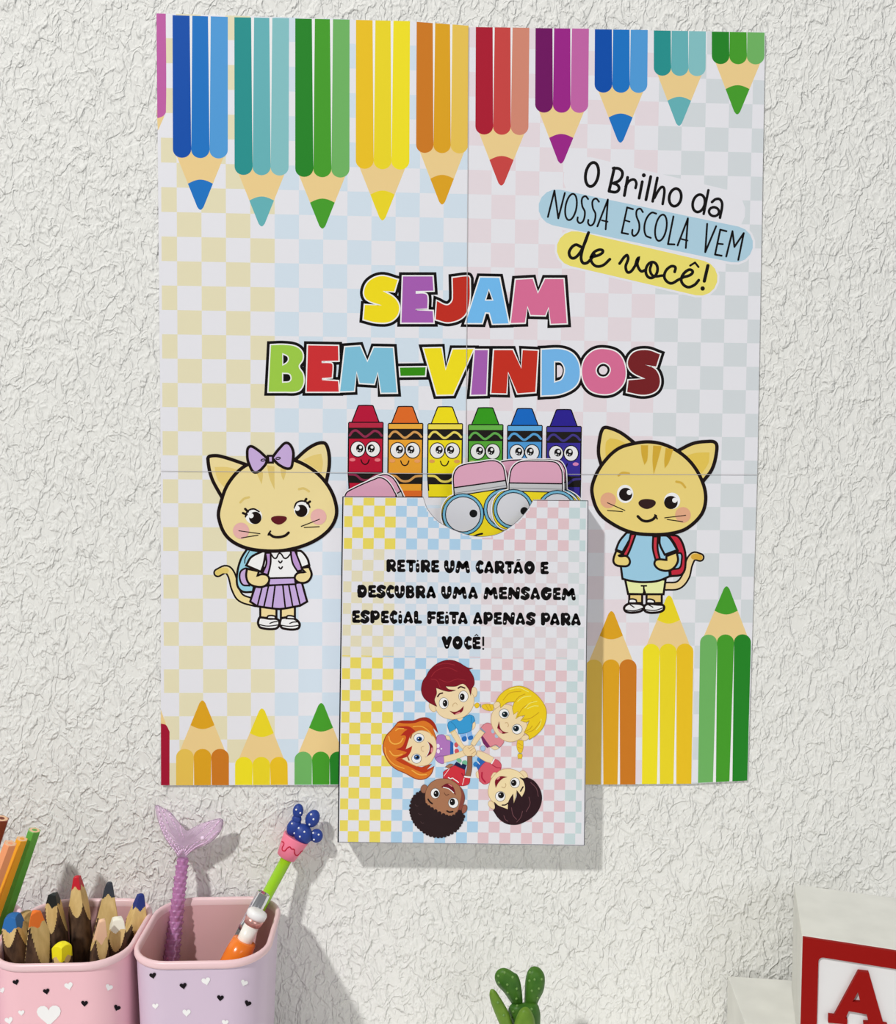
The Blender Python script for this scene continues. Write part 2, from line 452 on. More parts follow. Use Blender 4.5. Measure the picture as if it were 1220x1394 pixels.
# ---- slogan in the upper right
A = Art(0.0)
A.strip([(797, 243), (985, 288)], 60, WHITE, False, 1)
A.strip([(757.9, 282.5), (1000.7, 332.7)], 56, WHITE, False, 2); A.strip([(782, 338.6), (953, 378.5)], 54, WHITE, False, 2.4)
A.build('slogan_background', poster)
def line(name, label, items, pill=None):
    A = Art(0.0); A.lv = 4
    if pill: A.strip(*pill, False, 4); A.lv = 5
    for zm, strokes in items:
        A.z(*zm)
        for st in strokes:
            if st[0] == 'E': A.er(*st[1:6], BLACK, st[6])
            elif st[0] == 'D': A.e(st[1], st[2], st[3], st[3], BLACK)
            else: A.l(st[0], st[1], BLACK)
    A.build(name, poster, label)
ZA = (730, 210, 7.625); ZB = (880, 235, 7.625); ZC = (755, 305, 5.304)
line('slogan_line', 'black line reading O Brilho da', [(ZA, [('E', 580, 210, 66, 126, 32, 10), ('812,142 757,382', 32), ('800,145 860,150 897,195 868,268 800,302', 31), ('802,302 848,322 860,362 828,392 757,384', 31),
  ('950,240 916,428', 31), ('928,335 965,280 1015,262 1040,298 1032,350', 28), ('1102,285 1069,455', 31), ('D', 1118, 218, 21), ('1190,232 1140,472', 31)]),
  (ZB, [('115,55 66,298', 29), ('84,262 130,180 170,148 188,190 170,325', 28), ('E', 300, 257, 62, 92, 30, 10), ('E', 545, 318, 62, 92, 29, 14), ('645,182 596,428', 27),
  ('682,305 722,275 765,278 788,330 765,468', 28), ('E', 703, 405, 52, 46, 27, 8)])])
line('slogan_line', 'pale blue pill with black words NOSSA ESCOLA VEM', [(ZA, [('122,650! 190,378! 230,665! 298,402!', 20), ('E', 362, 547, 57, 138, 20, 10), ('540,465 510,435 476,462 480,540 506,600 490,690 455,715 430,690 432,655', 20),
  ('652,492 620,460 586,487 590,560 616,620 600,712 565,740 540,715 542,682', 20), ('636,748! 745,470! 722,778!', 20), ('682,686 742,700', 18), ('1005,570! 945,552! 888,815! 955,828!', 20), ('925,686 970,700', 18),
  ('1108,600 1080,565 1046,582 1042,640 1070,720 1064,800 1020,848 998,828 1000,785', 20), ('1246,616 1200,606 1150,660 1124,750 1138,840 1190,868', 20)]),
  (ZB, [('E', 152, 572, 57, 138, 20, 10), ('282,455! 225,742! 292,745!', 20), ('325,755! 432,475! 410,782!', 20), ('368,690 428,705', 18), ('632,532! 612,825! 725,557!', 20), ('832,608! 768,592! 714,850! 782,862!', 20), ('745,737 795,742', 18),
  ('830,870! 895,608! 915,770! 1012,628! 955,905!', 20)])], ([(757.9, 282.5), (1000.7, 332.7)], 49.5, (168, 201, 218)))
line('slogan_line', 'yellow pill with handwritten words de você!', [(ZC, [('192,165 150,150 108,195 115,238 145,245 185,205 218,140 246,62', 22), ('244,66 208,165 192,240 205,280 235,280 265,250 290,222', 22), ('262,240 325,222 350,195 320,186 278,212 264,262 298,303 350,298 400,254', 21),
  ('470,285 520,225 532,250 514,310 535,350 580,305 605,245 598,290 625,340 660,330', 21), ('E', 702, 332, 42, 58, 21, 12), ('700,290 690,335 715,375 780,372', 20), ('868,345 872,312 840,306 800,345 797,395 840,428 895,402 935,382', 21),
  ('925,385 980,368 998,342 970,330 925,370 918,418 960,455 1010,440 1042,405', 21), ('980,300! 1015,278! 1040,310!', 15), ('1108,300 1082,412', 24), ('D', 1070, 465, 16)])],
  ([(782, 338.6), (953, 378.5)], 48.2, (229, 216, 110)))

# ---- the title: fat letters with a white and a black outline
ZS = (480, 360, 3.8125); ZV = (350, 450, 4.207); ZW = (620, 450, 4.207)
TITLE = [
 ('S', ZS, (236, 213, 28), '234,80! 150,60 85,88 60,142 75,182 152,212! 64,210! 58,285! 120,300 190,298 232,265 241,215 215,172 156,138! 216,140!', 'yellow', []),
 ('E', ZS, (160, 90, 172), '262,62! 415,62! 420,136! 328,138! 328,152! 375,152 388,165 388,228! 328,231! 328,238! 416,242! 420,302! 254,302!', 'purple', []),
 ('J', ZS, (186, 44, 32), '520,70! 600,62 608,75! 605,200 575,270 500,300 432,285! 438,190! 490,212 518,190 522,150!', 'dark red', []),
 ('A', ZS, (110, 180, 232), '663,68! 762,70! 810,306! 728,308! 712,250! 688,248! 672,304! 588,304!', 'sky blue', ['708,135! 724,182! 694,182!']),
 ('M', ZS, (209, 106, 146), '848,80! 935,75! 962,152! 1000,76! 1095,76! 1112,305! 1030,308! 1018,220! 1000,264! 925,262! 908,215! 894,302! 822,304!', 'pink', []),
 ('B', ZV, (152, 197, 70), '80,84! 150,82 220,92 256,122 260,165 238,205 262,250 264,305 235,345 150,350! 66,350!', 'green', ['150,138! 172,150 176,165 168,180 150,192!', '150,248! 185,254 187,285 150,292!']),
 ('E', ZV, (198, 46, 50), '292,85! 464,88! 466,172! 370,174! 370,186! 424,188 432,200 428,268! 372,272! 372,284! 464,290! 468,350! 284,350!', 'red', []),
 ('M', ZV, (122, 186, 212), '505,96! 590,90! 632,182! 670,98! 778,100! 800,355! 712,356! 692,235! 670,305! 588,300! 570,232! 555,345! 476,348!', 'pale blue', []),
 ('-', ZV, (52, 136, 16), '818,212! 966,210! 962,258! 822,260!', 'green', []),
 ('V', ZV, (236, 216, 30), '955,102! 1055,100! 1080,228! 1122,108! 1240,106! 1122,366! 1030,368!', 'yellow', []),
 ('I', ZW, (160, 92, 172), '112,112! 186,112! 176,366! 90,368!', 'purple', []),
 ('N', ZW, (190, 46, 32), '222,112! 328,112! 378,218! 386,112! 472,116! 458,352! 356,360! 302,235! 292,360! 206,358!', 'dark red', []),
 ('D', ZW, (112, 176, 228), '495,110! 610,108 680,142 712,220 695,308 610,360 494,372!', 'sky blue', ['572,182! 604,186 622,225 606,275 572,290!']),
 ('O', ZW, (209, 106, 146), '850,106 930,130 970,200 968,290 915,350 845,364 770,340 730,270 735,180 785,120', 'pink', ['848,190 876,204 884,228 870,255 848,264 822,255 810,228 822,202']),
 ('S', ZW, (114, 30, 34), '1172,136! 1100,112 1022,125 988,182 1010,235 1088,276! 992,285! 984,352! 1080,368 1150,345 1172,290 1148,225 1088,196! 1150,206!', 'maroon', [])]
for i, (ch, zm, c, s, nm, holes) in enumerate(TITLE):
    A = Art(0.0, *zm); k = zm[2]; q = i*0.06
    P = crv(parse(s), True)
    A.strip(P, 2*5.7*k, BLACK, True, 1+q); A.add(P, BLACK, None, 0.9+q*0.5)
    A.strip(P, 2*1.75*k, (240, 240, 244), True, 3+q); A.add(P, c, None, 5)
    for h in holes:
        H = crv(parse(h), True)
        A.strip(H, 2*1.6*k, (240, 240, 244), True, 6); A.add(H, BLACK, None, 7)
        if ch in 'OD':
            cx = sum(p[0] for p in H)/len(H); cy = sum(p[1] for p in H)/len(H)
            A.add([(cx+(p[0]-cx)*0.66, cy+(p[1]-cy)*0.66) for p in H], (224, 214, 221), None, 8)
    A.build('title_letter', poster, nm+(' hyphen of the title' if ch == '-' else ' letter %s of the title' % ch))

# ---- the two kittens
FUR = (229, 211, 152); FUR2 = (219, 196, 110); LN = (26, 16, 15)
A = Art(0.0, 270, 590, 4.98); A.k = 1.25
A.l('132,945 190,922 225,960 250,1050 290,1115 390,1148', 62, LN); A.l('132,945 190,922 225,960 250,1050 290,1115 390,1148', 38, FUR); A.l('134,945 160,930 188,930', 38, FUR2)
A.o('330,785! 290,850 265,940 265,1030 300,1072 370,1075! 420,800!', (150, 202, 220), 12, LN); A.o('335,920 292,930 280,975 300,1025 345,1032!', (196, 168, 212), 10, LN); A.l('345,800 318,850 315,880', 6, LN)
for s in ('420,1165! 420,1250! 530,1250! 530,1165!', '560,1165! 560,1250! 655,1250! 655,1165!'): A.o(s, (232, 212, 156), 12, LN)
for s in ('410,1260 420,1248 480,1256 540,1262 548,1300 520,1325 425,1318 406,1292', '556,1272 568,1252 640,1252 686,1288 672,1325 575,1322 554,1298'): A.o(s, (236, 236, 238), 13, LN)
A.o('465,1255! 475,1237 520,1240 522,1258!', (236, 236, 238), 9, LN); A.o('598,1255! 606,1237 650,1242 656,1258!', (236, 236, 238), 9, LN)
for s in ('412,1296 470,1306 545,1298', '558,1300 620,1308 685,1300', '485,1288 505,1280 535,1275', '620,1288 640,1280 668,1278'): A.l(s, 6, LN)
A.o('385,1040! 352,1140! 400,1172! 500,1186 560,1190 690,1168! 738,1140! 702,1010!', (192, 166, 215), 12, LN)
for s in ('432,1045 402,1165', '478,1025 445,1175', '522,1020 502,1180', '572,1020 590,1182', '612,1020 640,1172', '655,1012 690,1162'): A.l(s, 9, LN)
A.o('440,800! 660,795! 695,925 655,980! 480,985! 440,950!', (233, 236, 240), 11, LN)
A.o('325,895! 360,838 440,798! 458,800! 442,890 425,938!', (233, 236, 240), 12, LN); A.o('665,795! 700,800 740,850 752,892! 700,912! 672,860', (233, 236, 240), 12, LN)
A.o('478,982! 654,978! 660,1022! 478,1030!', (192, 166, 215), 10, LN)
A.o('455,810! 490,810! 490,880 472,960! 435,948! 462,880', (184, 146, 202), 10, LN); A.o('625,795! 655,795! 690,880 705,925! 672,935! 640,880', (184, 146, 202), 10, LN)
A.l('490,812 522,848 552,812 590,848 632,808', 8, LN); A.l('545,866 556,877 568,865', 8, LN); A.l('547,907 558,918 570,905', 8, LN)
A.o('330,918! 325,970 345,1018 400,1040 450,1035 480,1000 470,965 430,955 400,965! 412,935!', FUR, 12, LN); A.o('700,914! 752,905! 768,960 740,1005 690,1012 655,985 670,950 725,940!', FUR, 12, LN)
A.o('158,430! 90,300 65,172 80,154 150,155 335,215!', FUR, 19, LN); A.f_('110,228! 190,228 270,246! 180,370! 130,310', (223, 198, 118))
A.o('650,185! 760,92 850,64 880,110 888,210 868,328!', FUR, 19, LN); A.f_('705,182! 780,148 834,138! 845,200 835,268!', (223, 198, 118))
A.o('138,570 150,480 200,345 300,232 420,182 540,165 660,185 780,250 870,340 925,450 935,560 880,660 760,742 600,790 450,796 300,768 190,695', FUR, 19, LN)
for s in ('392,262! 420,250 438,265 430,346!', '465,215! 516,225! 517,382! 485,310', '556,235! 592,240 585,300 576,318! 562,280'): A.f_(s, (215, 190, 112))
A.o('470,172! 400,110 346,90 332,150 345,210 385,265 450,218', (192, 166, 212), 15, LN); A.o('500,166! 550,102 600,64 640,110 640,190 620,238 550,215', (192, 166, 212), 15, LN)
A.o('472,152! 506,152! 506,198! 476,198!', (192, 166, 212), 12, LN); A.er(440, 181, 15, 7, 7, LN, -10); A.er(541, 169, 15, 7, 7, LN, -10)
A.l('285,468 310,443 343,433', 12, (215, 190, 112)); A.l('682,378 715,373 750,393', 12, (215, 190, 112))
A.e(376, 562, 57, 53, (245, 245, 245)); A.l('320,565 335,527 375,512 412,530', 9, LN); A.e(386, 573, 42, 42, LN); A.e(358, 558, 17, 17, (245, 245, 245)); A.l('303,540 328,550', 13, LN); A.l('318,512 336,530', 13, LN)
A.e(701, 512, 54, 55, (245, 245, 245)); A.l('652,505 665,472 700,458 740,470 756,500', 9, LN); A.e(698, 525, 42, 42, LN); A.e(671, 508, 17, 17, (245, 245, 245)); A.l('722,460 732,444', 13, LN); A.l('740,474 757,462', 13, LN)
A.f_('493,578 515,562 570,560 600,572 585,600 548,618 510,605', (92, 24, 32)); A.l('480,680 510,700 550,703 590,692 612,673', 14, LN); A.l('474,688 489,663', 9, LN)
A.e(290, 660, 55, 55, (223, 172, 168)); A.e(815, 565, 54, 54, (223, 172, 168))
for s in ('275,660 418,680', '293,708 405,690', '698,630 822,582', '718,638 820,632'): A.l(s, 5, LN)
A.build('printed_kitten', poster, 'printed kitten with lilac bow and pleated skirt')

FB = (228, 205, 122)
A = Art(0.0, 795, 570, 4.98); A.k = 1.25
A.l('788,940 745,932 712,985 690,1070 640,1128 555,1136', 62, LN); A.l('788,940 745,932 712,985 690,1070 640,1128 555,1136', 38, (230, 206, 148)); A.l('786,940 765,934 745,936', 38, (212, 166, 60))
A.o('590,788! 640,800 678,870 690,960 670,1050 590,1068! 555,800!', (190, 40, 60), 12, LN); A.l('585,800 620,850 640,900', 7, LN); A.o('630,912! 660,915 663,960 650,1010 610,1020!', (150, 196, 220), 10, LN)
for s in ('308,1190! 308,1250! 395,1250! 395,1190!', '425,1190! 425,1250! 528,1250! 528,1190!'): A.o(s, (224, 198, 128), 12, LN)
for s in ('273,1282 300,1256 340,1252 400,1263 406,1290 360,1312 290,1310', '408,1278 430,1257 500,1260 541,1268 536,1300 480,1315 420,1308'): A.o(s, (236, 236, 238), 13, LN)
A.o('303,1250! 310,1225 352,1228 358,1250!', (236, 236, 238), 9, LN); A.o('425,1250! 432,1225 475,1232 480,1252!', (236, 236, 238), 9, LN)
for s in ('278,1296 340,1302 400,1285', '412,1294 480,1300 537,1282', '315,1262 340,1278', '440,1262 468,1278'): A.l(s, 6, LN)
A.o('280,1090! 300,1188! 405,1190! 410,1155! 416,1190! 540,1190! 554,1090!', (226, 231, 166), 12, LN); A.l('390,1133 424,1133', 9, LN); A.l('406,1135 408,1190', 9, LN)
A.o('300,778! 520,785! 570,900 582,1068! 500,1100 400,1108 320,1100 262,1085! 245,960 230,880 262,810', (152, 198, 222), 12, LN)
A.o('290,772! 335,775! 262,905! 218,888! 242,830', (152, 198, 222), 12, LN); A.o('515,792! 570,798 634,890! 548,922! 515,850', (152, 198, 222), 12, LN)
A.o('318,782! 352,782! 312,890 290,935! 262,925! 300,850', (196, 52, 66), 11, LN); A.o('470,798! 502,798! 500,880 518,960! 487,962! 468,880', (196, 52, 66), 11, LN)
A.o('220,893! 200,960 215,990 260,1000 300,995 312,965 290,932 240,930 265,920!', FB, 12, LN); A.o('560,932! 630,905! 636,970 590,1025 520,1025 480,990 492,957 560,957!', FB, 12, LN)
A.o('122,328! 100,240 105,150 128,68 160,60 250,95 348,168!', FB, 19, LN); A.f_('147,250! 150,160 178,132! 240,145 302,180! 220,240 165,300', (222, 192, 84))
A.o('642,215! 740,168 830,155 892,163 900,220 870,340 805,428!', FB, 19, LN); A.f_('685,255! 760,232 852,228! 845,300 800,372!', (222, 192, 84))
A.o('55,500 70,410 130,302 230,205 350,166 460,158 570,185 680,252 760,342 815,460 825,560 795,652 700,742 600,776 480,786 330,772 200,716 100,632', FB, 19, LN)
for s in ('386,180! 436,180! 430,280 411,314! 392,250', '470,182! 528,186! 500,290 473,380! 465,280', '555,198! 606,208! 575,300 548,338! 545,280'): A.f_(s, (206, 166, 54))
A.l('235,385 262,367 305,371', 12, (208, 170, 66)); A.l('627,427 662,436 687,465', 12, (208, 170, 66))
A.e(280, 510, 56, 62, (243, 243, 243)); A.e(283, 513, 45, 45, LN); A.e(308, 500, 17, 17, (243, 243, 243)); A.e(598, 557, 55, 56, (243, 243, 243)); A.e(590, 568, 46, 45, LN); A.e(616, 553, 17, 17, (243, 243, 243))
A.f_('370,572 390,550 440,545 485,560 480,588 433,612 390,600', (50, 28, 28)); A.l('366,662 395,688 430,695 468,682 488,660', 15, LN); A.l('482,652 497,678', 9, LN)
A.e(165, 553, 53, 53, (221, 166, 132)); A.e(672, 652, 53, 53, (221, 166, 132))
for s in ('160,570 278,622', '160,622 262,630', '690,655 548,672', '670,698 565,683'): A.l(s, 5, LN)
A.build('printed_kitten', poster, 'printed kitten in blue shirt with red backpack')

# ---- the row of crayons with faces
def crayon(x0, y0, bx, cap, body, tipc, wave, cheek, nm, q):
    A = Art(0.0, bx, 545, 7.176); A.lv = 1
    def T(s): return ' '.join('%g,%g%s' % (x0+float(t.rstrip('!').split(',')[0]), y0+float(t.rstrip('!').split(',')[1]), '!' if t.endswith('!') else '') for t in s.split())
    LN = (18, 13, 18); A.k = 1.25
    A.o(T('30,0! 92,-158! 100,-165 230,-165 240,-158! 298,0!'), tipc, 9, LN)
    A.o(T('0,8! 8,0! 330,0! 336,8! 330,490! 326,715! 8,715! -5,490!'), body, 10, LN)
    A.f_(T('4,5! 332,5! 331,50! 3,50!'), cap); A.f_(T('3,52! 331,52! 330,160! 1,160!'), (30, 26, 24)); A.f_(T('-2,485! 328,485! 327,592! -1,592!'), (30, 26, 24)); A.f_(T('1,655! 327,655! 324,712! 4,712!'), tipc)
    A.l(T('10,128 40,88 75,80 110,105 160,140 210,112 250,84 290,95 322,130'), 22, wave); A.l(T('8,508 70,515 130,560 200,560 260,520 322,512'), 22, wave)
    A.eo(x0+90, y0+262, 71, 76, (242, 242, 244), 9, LN); A.eo(x0+237, y0+262, 71, 76, (242, 242, 244), 9, LN)
    for ex in (108, 220):
        A.e(x0+ex, y0+254, 35, 39, (20, 18, 18)); A.e(x0+ex+8, y0+243, 14, 14, (245, 245, 245)); A.e(x0+ex-18, y0+272, 7, 7, (245, 245, 245)); A.e(x0+ex+4, y0+278, 5, 5, (245, 245, 245))
    A.e(x0+37, y0+365, 29, 17, cheek); A.e(x0+282, y0+367, 29, 17, cheek)
    A.l(T('120,365 135,398 160,410 185,398 200,365'), 9, LN)
    A.build('printed_crayon', poster, nm+' crayon with big eyes')
CR = [(70, 215, 465, (176, 40, 66), (186, 24, 54), (178, 22, 56), (140, 44, 76), (232, 120, 130), 'red'), (458, 226, 465, (228, 168, 62), (230, 160, 48), (216, 104, 38), (206, 152, 84), (232, 158, 96), 'orange'),
 (846, 229, 465, (232, 214, 80), (236, 215, 30), (236, 216, 26), (226, 207, 96), (222, 160, 84), 'yellow'), (57, 238, 630, (100, 174, 72), (84, 164, 54), (52, 150, 28), (94, 166, 76), (176, 182, 106), 'green'),
 (440, 246, 630, (92, 166, 218), (78, 154, 214), (22, 102, 190), (84, 156, 208), (180, 160, 200), 'sky blue'), (822, 256, 630, (66, 58, 152), (56, 46, 148), (42, 32, 140), (64, 54, 132), (212, 130, 180), 'violet')]
for i, a in enumerate(CR): crayon(*a, i)

# ------------------------------------------------------------------ the card pocket on the poster
PY = -0.0215                                # its front face
pocket = thing('card_pocket', 'white checkered paper pocket with five printed children, stuck on the poster', 'pocket', onY(632, 1149, -0.008))
card = mat((221, 221, 227), 0.5, 'pocket_card', 0.1)
NOTCH = '576,676.3! 582.8,694 600.9,712.7 641,729 672,728.6 693.4,718.3 714.8,698.6 726.5,680.2!'
FRONT = [(466.6, 675.5)]+[p for p in crv(parse(NOTCH), False, 8)]+[(801, 681.2), (796, 1151), (460, 1146.5)]
front = slab('front_panel', FRONT, PY, 0.0006, card, pocket)
back = slab('back_panel', [(466.6, 690), (798, 695), (793, 1140), (463, 1138)], -0.0022, 0.0005, card, pocket)
# side and bottom walls of the pocket
def side(a, b):
    f0, f1 = onY(*a, PY+0.0006), onY(*b, PY+0.0006)
    g0, g1 = Vector((f0.x, -0.0022, f0.z)), Vector((f1.x, -0.0022, f1.z))
    d = (f1-f0).normalized(); n = Vector((d.z, 0, -d.x))*0.0004
    V = [f0, f1, g1, g0, f0+n, f1+n, g1+n, g0+n]
    obj('side_panel', V, [[0, 1, 2, 3], [7, 6, 5, 4], [0, 4, 5, 1], [1, 5, 6, 2], [2, 6, 7, 3], [3, 7, 4, 0]], card, pocket)
side((467, 676.5), (460.6, 1146)); side((795.6, 1150.5), (800.6, 681.7)); side((460.6, 1146), (795.6, 1150.5))
A = Art(PY)
S_ = {'y': ((226, 209, 94), (219, 212, 183)), 'b': ((167, 201, 227), (200, 213, 226)), 'p': ((218, 190, 196), (215, 205, 210)), 't': ((192, 209, 212), (204, 212, 215))}
fx = lambda k, y: 480.1+14.75*k-(y-688)*0.0148
fy = lambda j, x: 688+14.78*j+(x-480)*0.0105
for k in range(-1, 22):
    for j in range(-1, 31):
        if (k+j) % 2: continue
        c = S_['y' if k < 4 else 'b' if k < 12 else 'p' if k < 20 else 't'][1 if 4 <= j < 14 else 0]
        k0 = k+(0.25 if k == -1 else 0); k1 = k+1-(0.45 if k == 21 else 0); j0 = j+(0.28 if j == -1 else 0); j1 = j+1
        x = 480+14.7*k; y = 688+14.7*j
        q = [(fx(k0, y), fy(j0, x)), (fx(k1, y), fy(j0, x+15)), (fx(k1, y+15), fy(j1, x+15)), (fx(k0, y+15), fy(j1, x))]
        n0 = [crv(parse(NOTCH), False, 8)]
        # leave out what the notch cuts away
        def inside(p):
            N = n0[0]; c_ = False
            for i in range(len(N)):
                a, b = N[i-1], N[i]
                if (a[1] > p[1]) != (b[1] > p[1]) and p[0] < (b[0]-a[0])*(p[1]-a[1])/(b[1]-a[1])+a[0]: c_ = not c_
            return c_
        ins = [inside(p) or (p[1] < 681 and 577 < p[0] < 725) for p in q]
        if all(ins): continue
        if any(ins):                        # trim the square along the rim of the notch in small cells
            for a in range(6):
                for b in range(6):
                    lp = lambda u, v: tuple((q[0][i]*(1-u)+q[1][i]*u)*(1-v)+(q[3][i]*(1-u)+q[2][i]*u)*v for i in (0, 1))
                    cell = [lp(a/6, b/6), lp((a+1)/6, b/6), lp((a+1)/6, (b+1)/6), lp(a/6, (b+1)/6)]
                    if not any(inside(p) or (p[1] < 681 and 577 < p[0] < 725) for p in cell): A.add(cell, c, None, 0.5)
            continue
        A.add(q, c, None, 0.5)
for k in range(-1, 22):
    if k % 2 == 0:
        c = S_['y' if k < 4 else 'b' if k < 12 else 'p' if k < 20 else 't'][0]; x = 480+14.7*k
        A.add([(fx(k-1+(.25 if k == 0 else 0), 893), 892.2+(x-495)*0.0105), (fx(k, 893), 892.4+(x-480)*0.0105), (fx(k, 893), 893.6+(x-480)*0.0105), (fx(k-1+(.25 if k == 0 else 0), 893), 893.4+(x-495)*0.0105)], c, None, 0.7)
A.build('checker_print', front)
A = Art(PY)
A.l('466.9,677 460.4,1146.3', 1.7, (22, 22, 34)); A.l('467,676.2 576,676.8', 1.2, (40, 40, 50)); A.l('727,681 800.6,681.8', 0.9, (60, 60, 66)); A.l('800.6,682 795.6,1150.4', 1.0, (70, 70, 78)); A.l('461,1146.3 795,1150.6', 0.8, (120, 120, 130))
A.strip(crv(parse(NOTCH), False, 8), 0.7, (120, 120, 126), False)
A.build('border_line', front, 'thin dark printed border')

# ---- the chunky instruction text with little hearts
def G(ch): return {
 'E': ([((.26, .17), (.26, .83), 35), ((.3, .15), (.80, .14), 30), ((.3, .5), (.76, .49), 28), ((.3, .85), (.84, .85), 30)], [(.2, .52, 9)], []),
 'S': ([((.84, .2), (.5, .13), (.22, .31), (.5, .5), (.78, .69), (.5, .87), (.17, .8), 36)], [(.55, .52, 8)], []),
 'C': ([((.76, .2), (.5, .14), (.22, .5), (.5, .86), (.76, .81), 35)], [(.2, .5, 9)], []),
 'R': ([((.2, .16), (.2, .84), 38), ((.52, .6), (.8, .84), 36)], [(.55, .32, 14)], [(.52, .36, .44, .35)]),
 'P': ([((.22, .16), (.22, .84), 38)], [(.55, .34, 14)], [(.54, .38, .43, .36)]),
 'B': ([((.22, .16), (.22, .84), 38)], [(.52, .25, 11), (.52, .7, 12)], [(.5, .29, .42, .28), (.53, .7, .45, .29)]),
 'D': ([((.2, .16), (.2, .84), 36)], [(.5, .47, 14)], [(.46, .5, .5, .49)]),
 'O': ([], [(.5, .5, 14)], [(.5, .5, .5, .5)]),
 'G': ([((.82, .22), (.5, .14), 36)], [(.52, .6, 14)], [(.5, .5, .5, .5)]),
 'A': ([((.5, .18), (.8, .83), 34), ((.5, .18), (.2, .83), 34), ((.3, .66), (.7, .66), 40), ((.42, .4), (.58, .4), 34)], [(.5, .6, 14)], []),
 'T': ([((.16, .15), (.84, .16), 32), ((.5, .2), (.5, .84), 36)], [(.5, .58, 10)], []),
 'i': ([((.5, .42), (.5, .85), 34)], [(.5, .62, 9)], [(.5, .1, .28, .075)]),
 'U': ([((.2, .17), (.22, .6), (.5, .85), (.78, .6), (.8, .17), 38)], [(.2, .55, 9), (.8, .55, 9)], []),
 'M': ([((.14, .85), (.25, .2), 36), ((.25, .2), (.5, .55), 36), ((.5, .55), (.75, .2), 36), ((.75, .2), (.86, .85), 36)], [(.14, .66, 9), (.86, .66, 9)], []),
 'N': ([((.16, .85), (.22, .18), 36), ((.22, .18), (.78, .82), 38), ((.78, .82), (.84, .16), 36)], [(.16, .75, 9), (.84, .3, 9)], []),
 'L': ([((.25, .15), (.26, .83), 38), ((.26, .84), (.82, .85), 30)], [(.25, .55, 9)], []),
 'F': ([((.24, .16), (.24, .84), 38), ((.3, .16), (.82, .15), 30), ((.3, .52), (.74, .51), 28)], [(.22, .58, 9)], []),
 'V': ([((.2, .17), (.5, .8), 40), ((.8, .17), (.5, .8), 40)], [(.5, .74, 9)], []),
 '!': ([((.5, .06), (.5, .66), 18)], [], [(.5, .94, .45, .075)])}[ch]
LINES = [
 (80, 400, 0.0148, 'R 405 498 E 508 586 T 598 688 i 690 726 R 740 833 E 840 918 U 968 1068 M 1076 1220 C 1276 1353 A 1356 1453 R 1463 1558 T 1563 1648 A~ 1643 1740 O 1751 1851 E 1908 1986'),
 (330, 122, 0.0132, 'D 122 215 E 224 302 S 306 395 C 402 480 U 484 580 B 595 678 R 690 785 A 790 888 U 940 1038 M 1048 1190 A 1200 1298 M 1351 1493 E 1500 1583 N 1591 1708 S 1716 1803 A 1808 1906 G 1913 2016 E 2030 2106 M 2113 2253'),
 (578, 68, 0.0124, 'E 68 145 S 150 238 P 245 340 E 350 426 C 437 510 i 520 556 A 568 665 L 674 748 F 803 888 E 893 968 i 975 1012 T 1017 1110 A 1100 1198 A 1248 1343 P 1351 1445 E 1451 1531 N 1540 1658 A 1663 1760 S 1768 1858 P 1913 2006 A 2000 2098 R 2108 2203 A 2206 2303'),
 (832, 945, 0.012, 'V 945 1042 O 1050 1146 C 1163 1238 E^ 1243 1323 ! 1338 1360')]
for ly, lx, sl, tx in LINES:
    A = Art(PY, 470, 750, 7.176); T = tx.split(); H = 128; hearts = []
    for i in range(0, len(T), 3):
        ch = T[i][0]; a, b = float(T[i+1]), float(T[i+2]); top = ly+(a-lx)*sl
        st, he, el = G(ch)
        X = lambda u: a+(b-a)*u
        Yv = lambda v: top+H*v
        for s in st:
            P = [(X(p[0]), Yv(p[1]), False) for p in s[:-1]]
            A.strip(crv(P, False), s[-1]*1.1, BLACK, False, 1+i*0.03)
            A.lv = 2
        for (u, v, ru, rv) in el: A.add(ell(X(u), Yv(v), (b-a)*ru*1.04, H*rv*1.04), BLACK, None, 1.5+i*0.03)
        for (u, v, r) in he: hearts.append((X(u), Yv(v), r))
        if T[i][1:] == '~': A.strip([(X(.36), top-8), (X(.47), top-14), (X(.55), top-8), (X(.66), top-14)], 10, BLACK, False, 2)
        if T[i][1:] == '^': A.strip([(X(.32), top-6), (X(.5), top-20), (X(.68), top-6)], 10, BLACK, False, 2)
        if ch == 'G': hearts.append((X(.9), Yv(.40), -2))
        if ch == 'A': hearts.append((X(.5), Yv(.98), -1))
    A.lv = 5
    for x, y, r in hearts:
        if r > 0: A.heart(x, y, r, (228, 226, 230))
        elif r == -2: A.strip([(x-26, y+2), (x+12, y-2)], 9, (224, 222, 226), False)
        else: A.e(x, y, 14, 8, (224, 222, 228))
    A.build('instruction_line', front)

# ---- the ring of five children
SK = (231, 209, 168); SKL = (196, 164, 118); MO = (122, 22, 38); EW = (244, 244, 244); EO = (96, 92, 88); PK = (220, 140, 140)
ZH = (590, 960, 11.09)
def eye(A, x, y, rx, ry, px, py, prx, pry, iris=(22, 20, 20), rot=0):
    A.eo(x, y, rx, ry, EW, 7, EO, rot); A.e(px, py, prx, pry, iris, rot)
    if iris != (22, 20, 20): A.e(px+4, py, prx*0.6, pry*0.6, (16, 18, 26))
    A.e(px-prx*0.3, py-pry*0.25, 9, 9, (235, 238, 242))
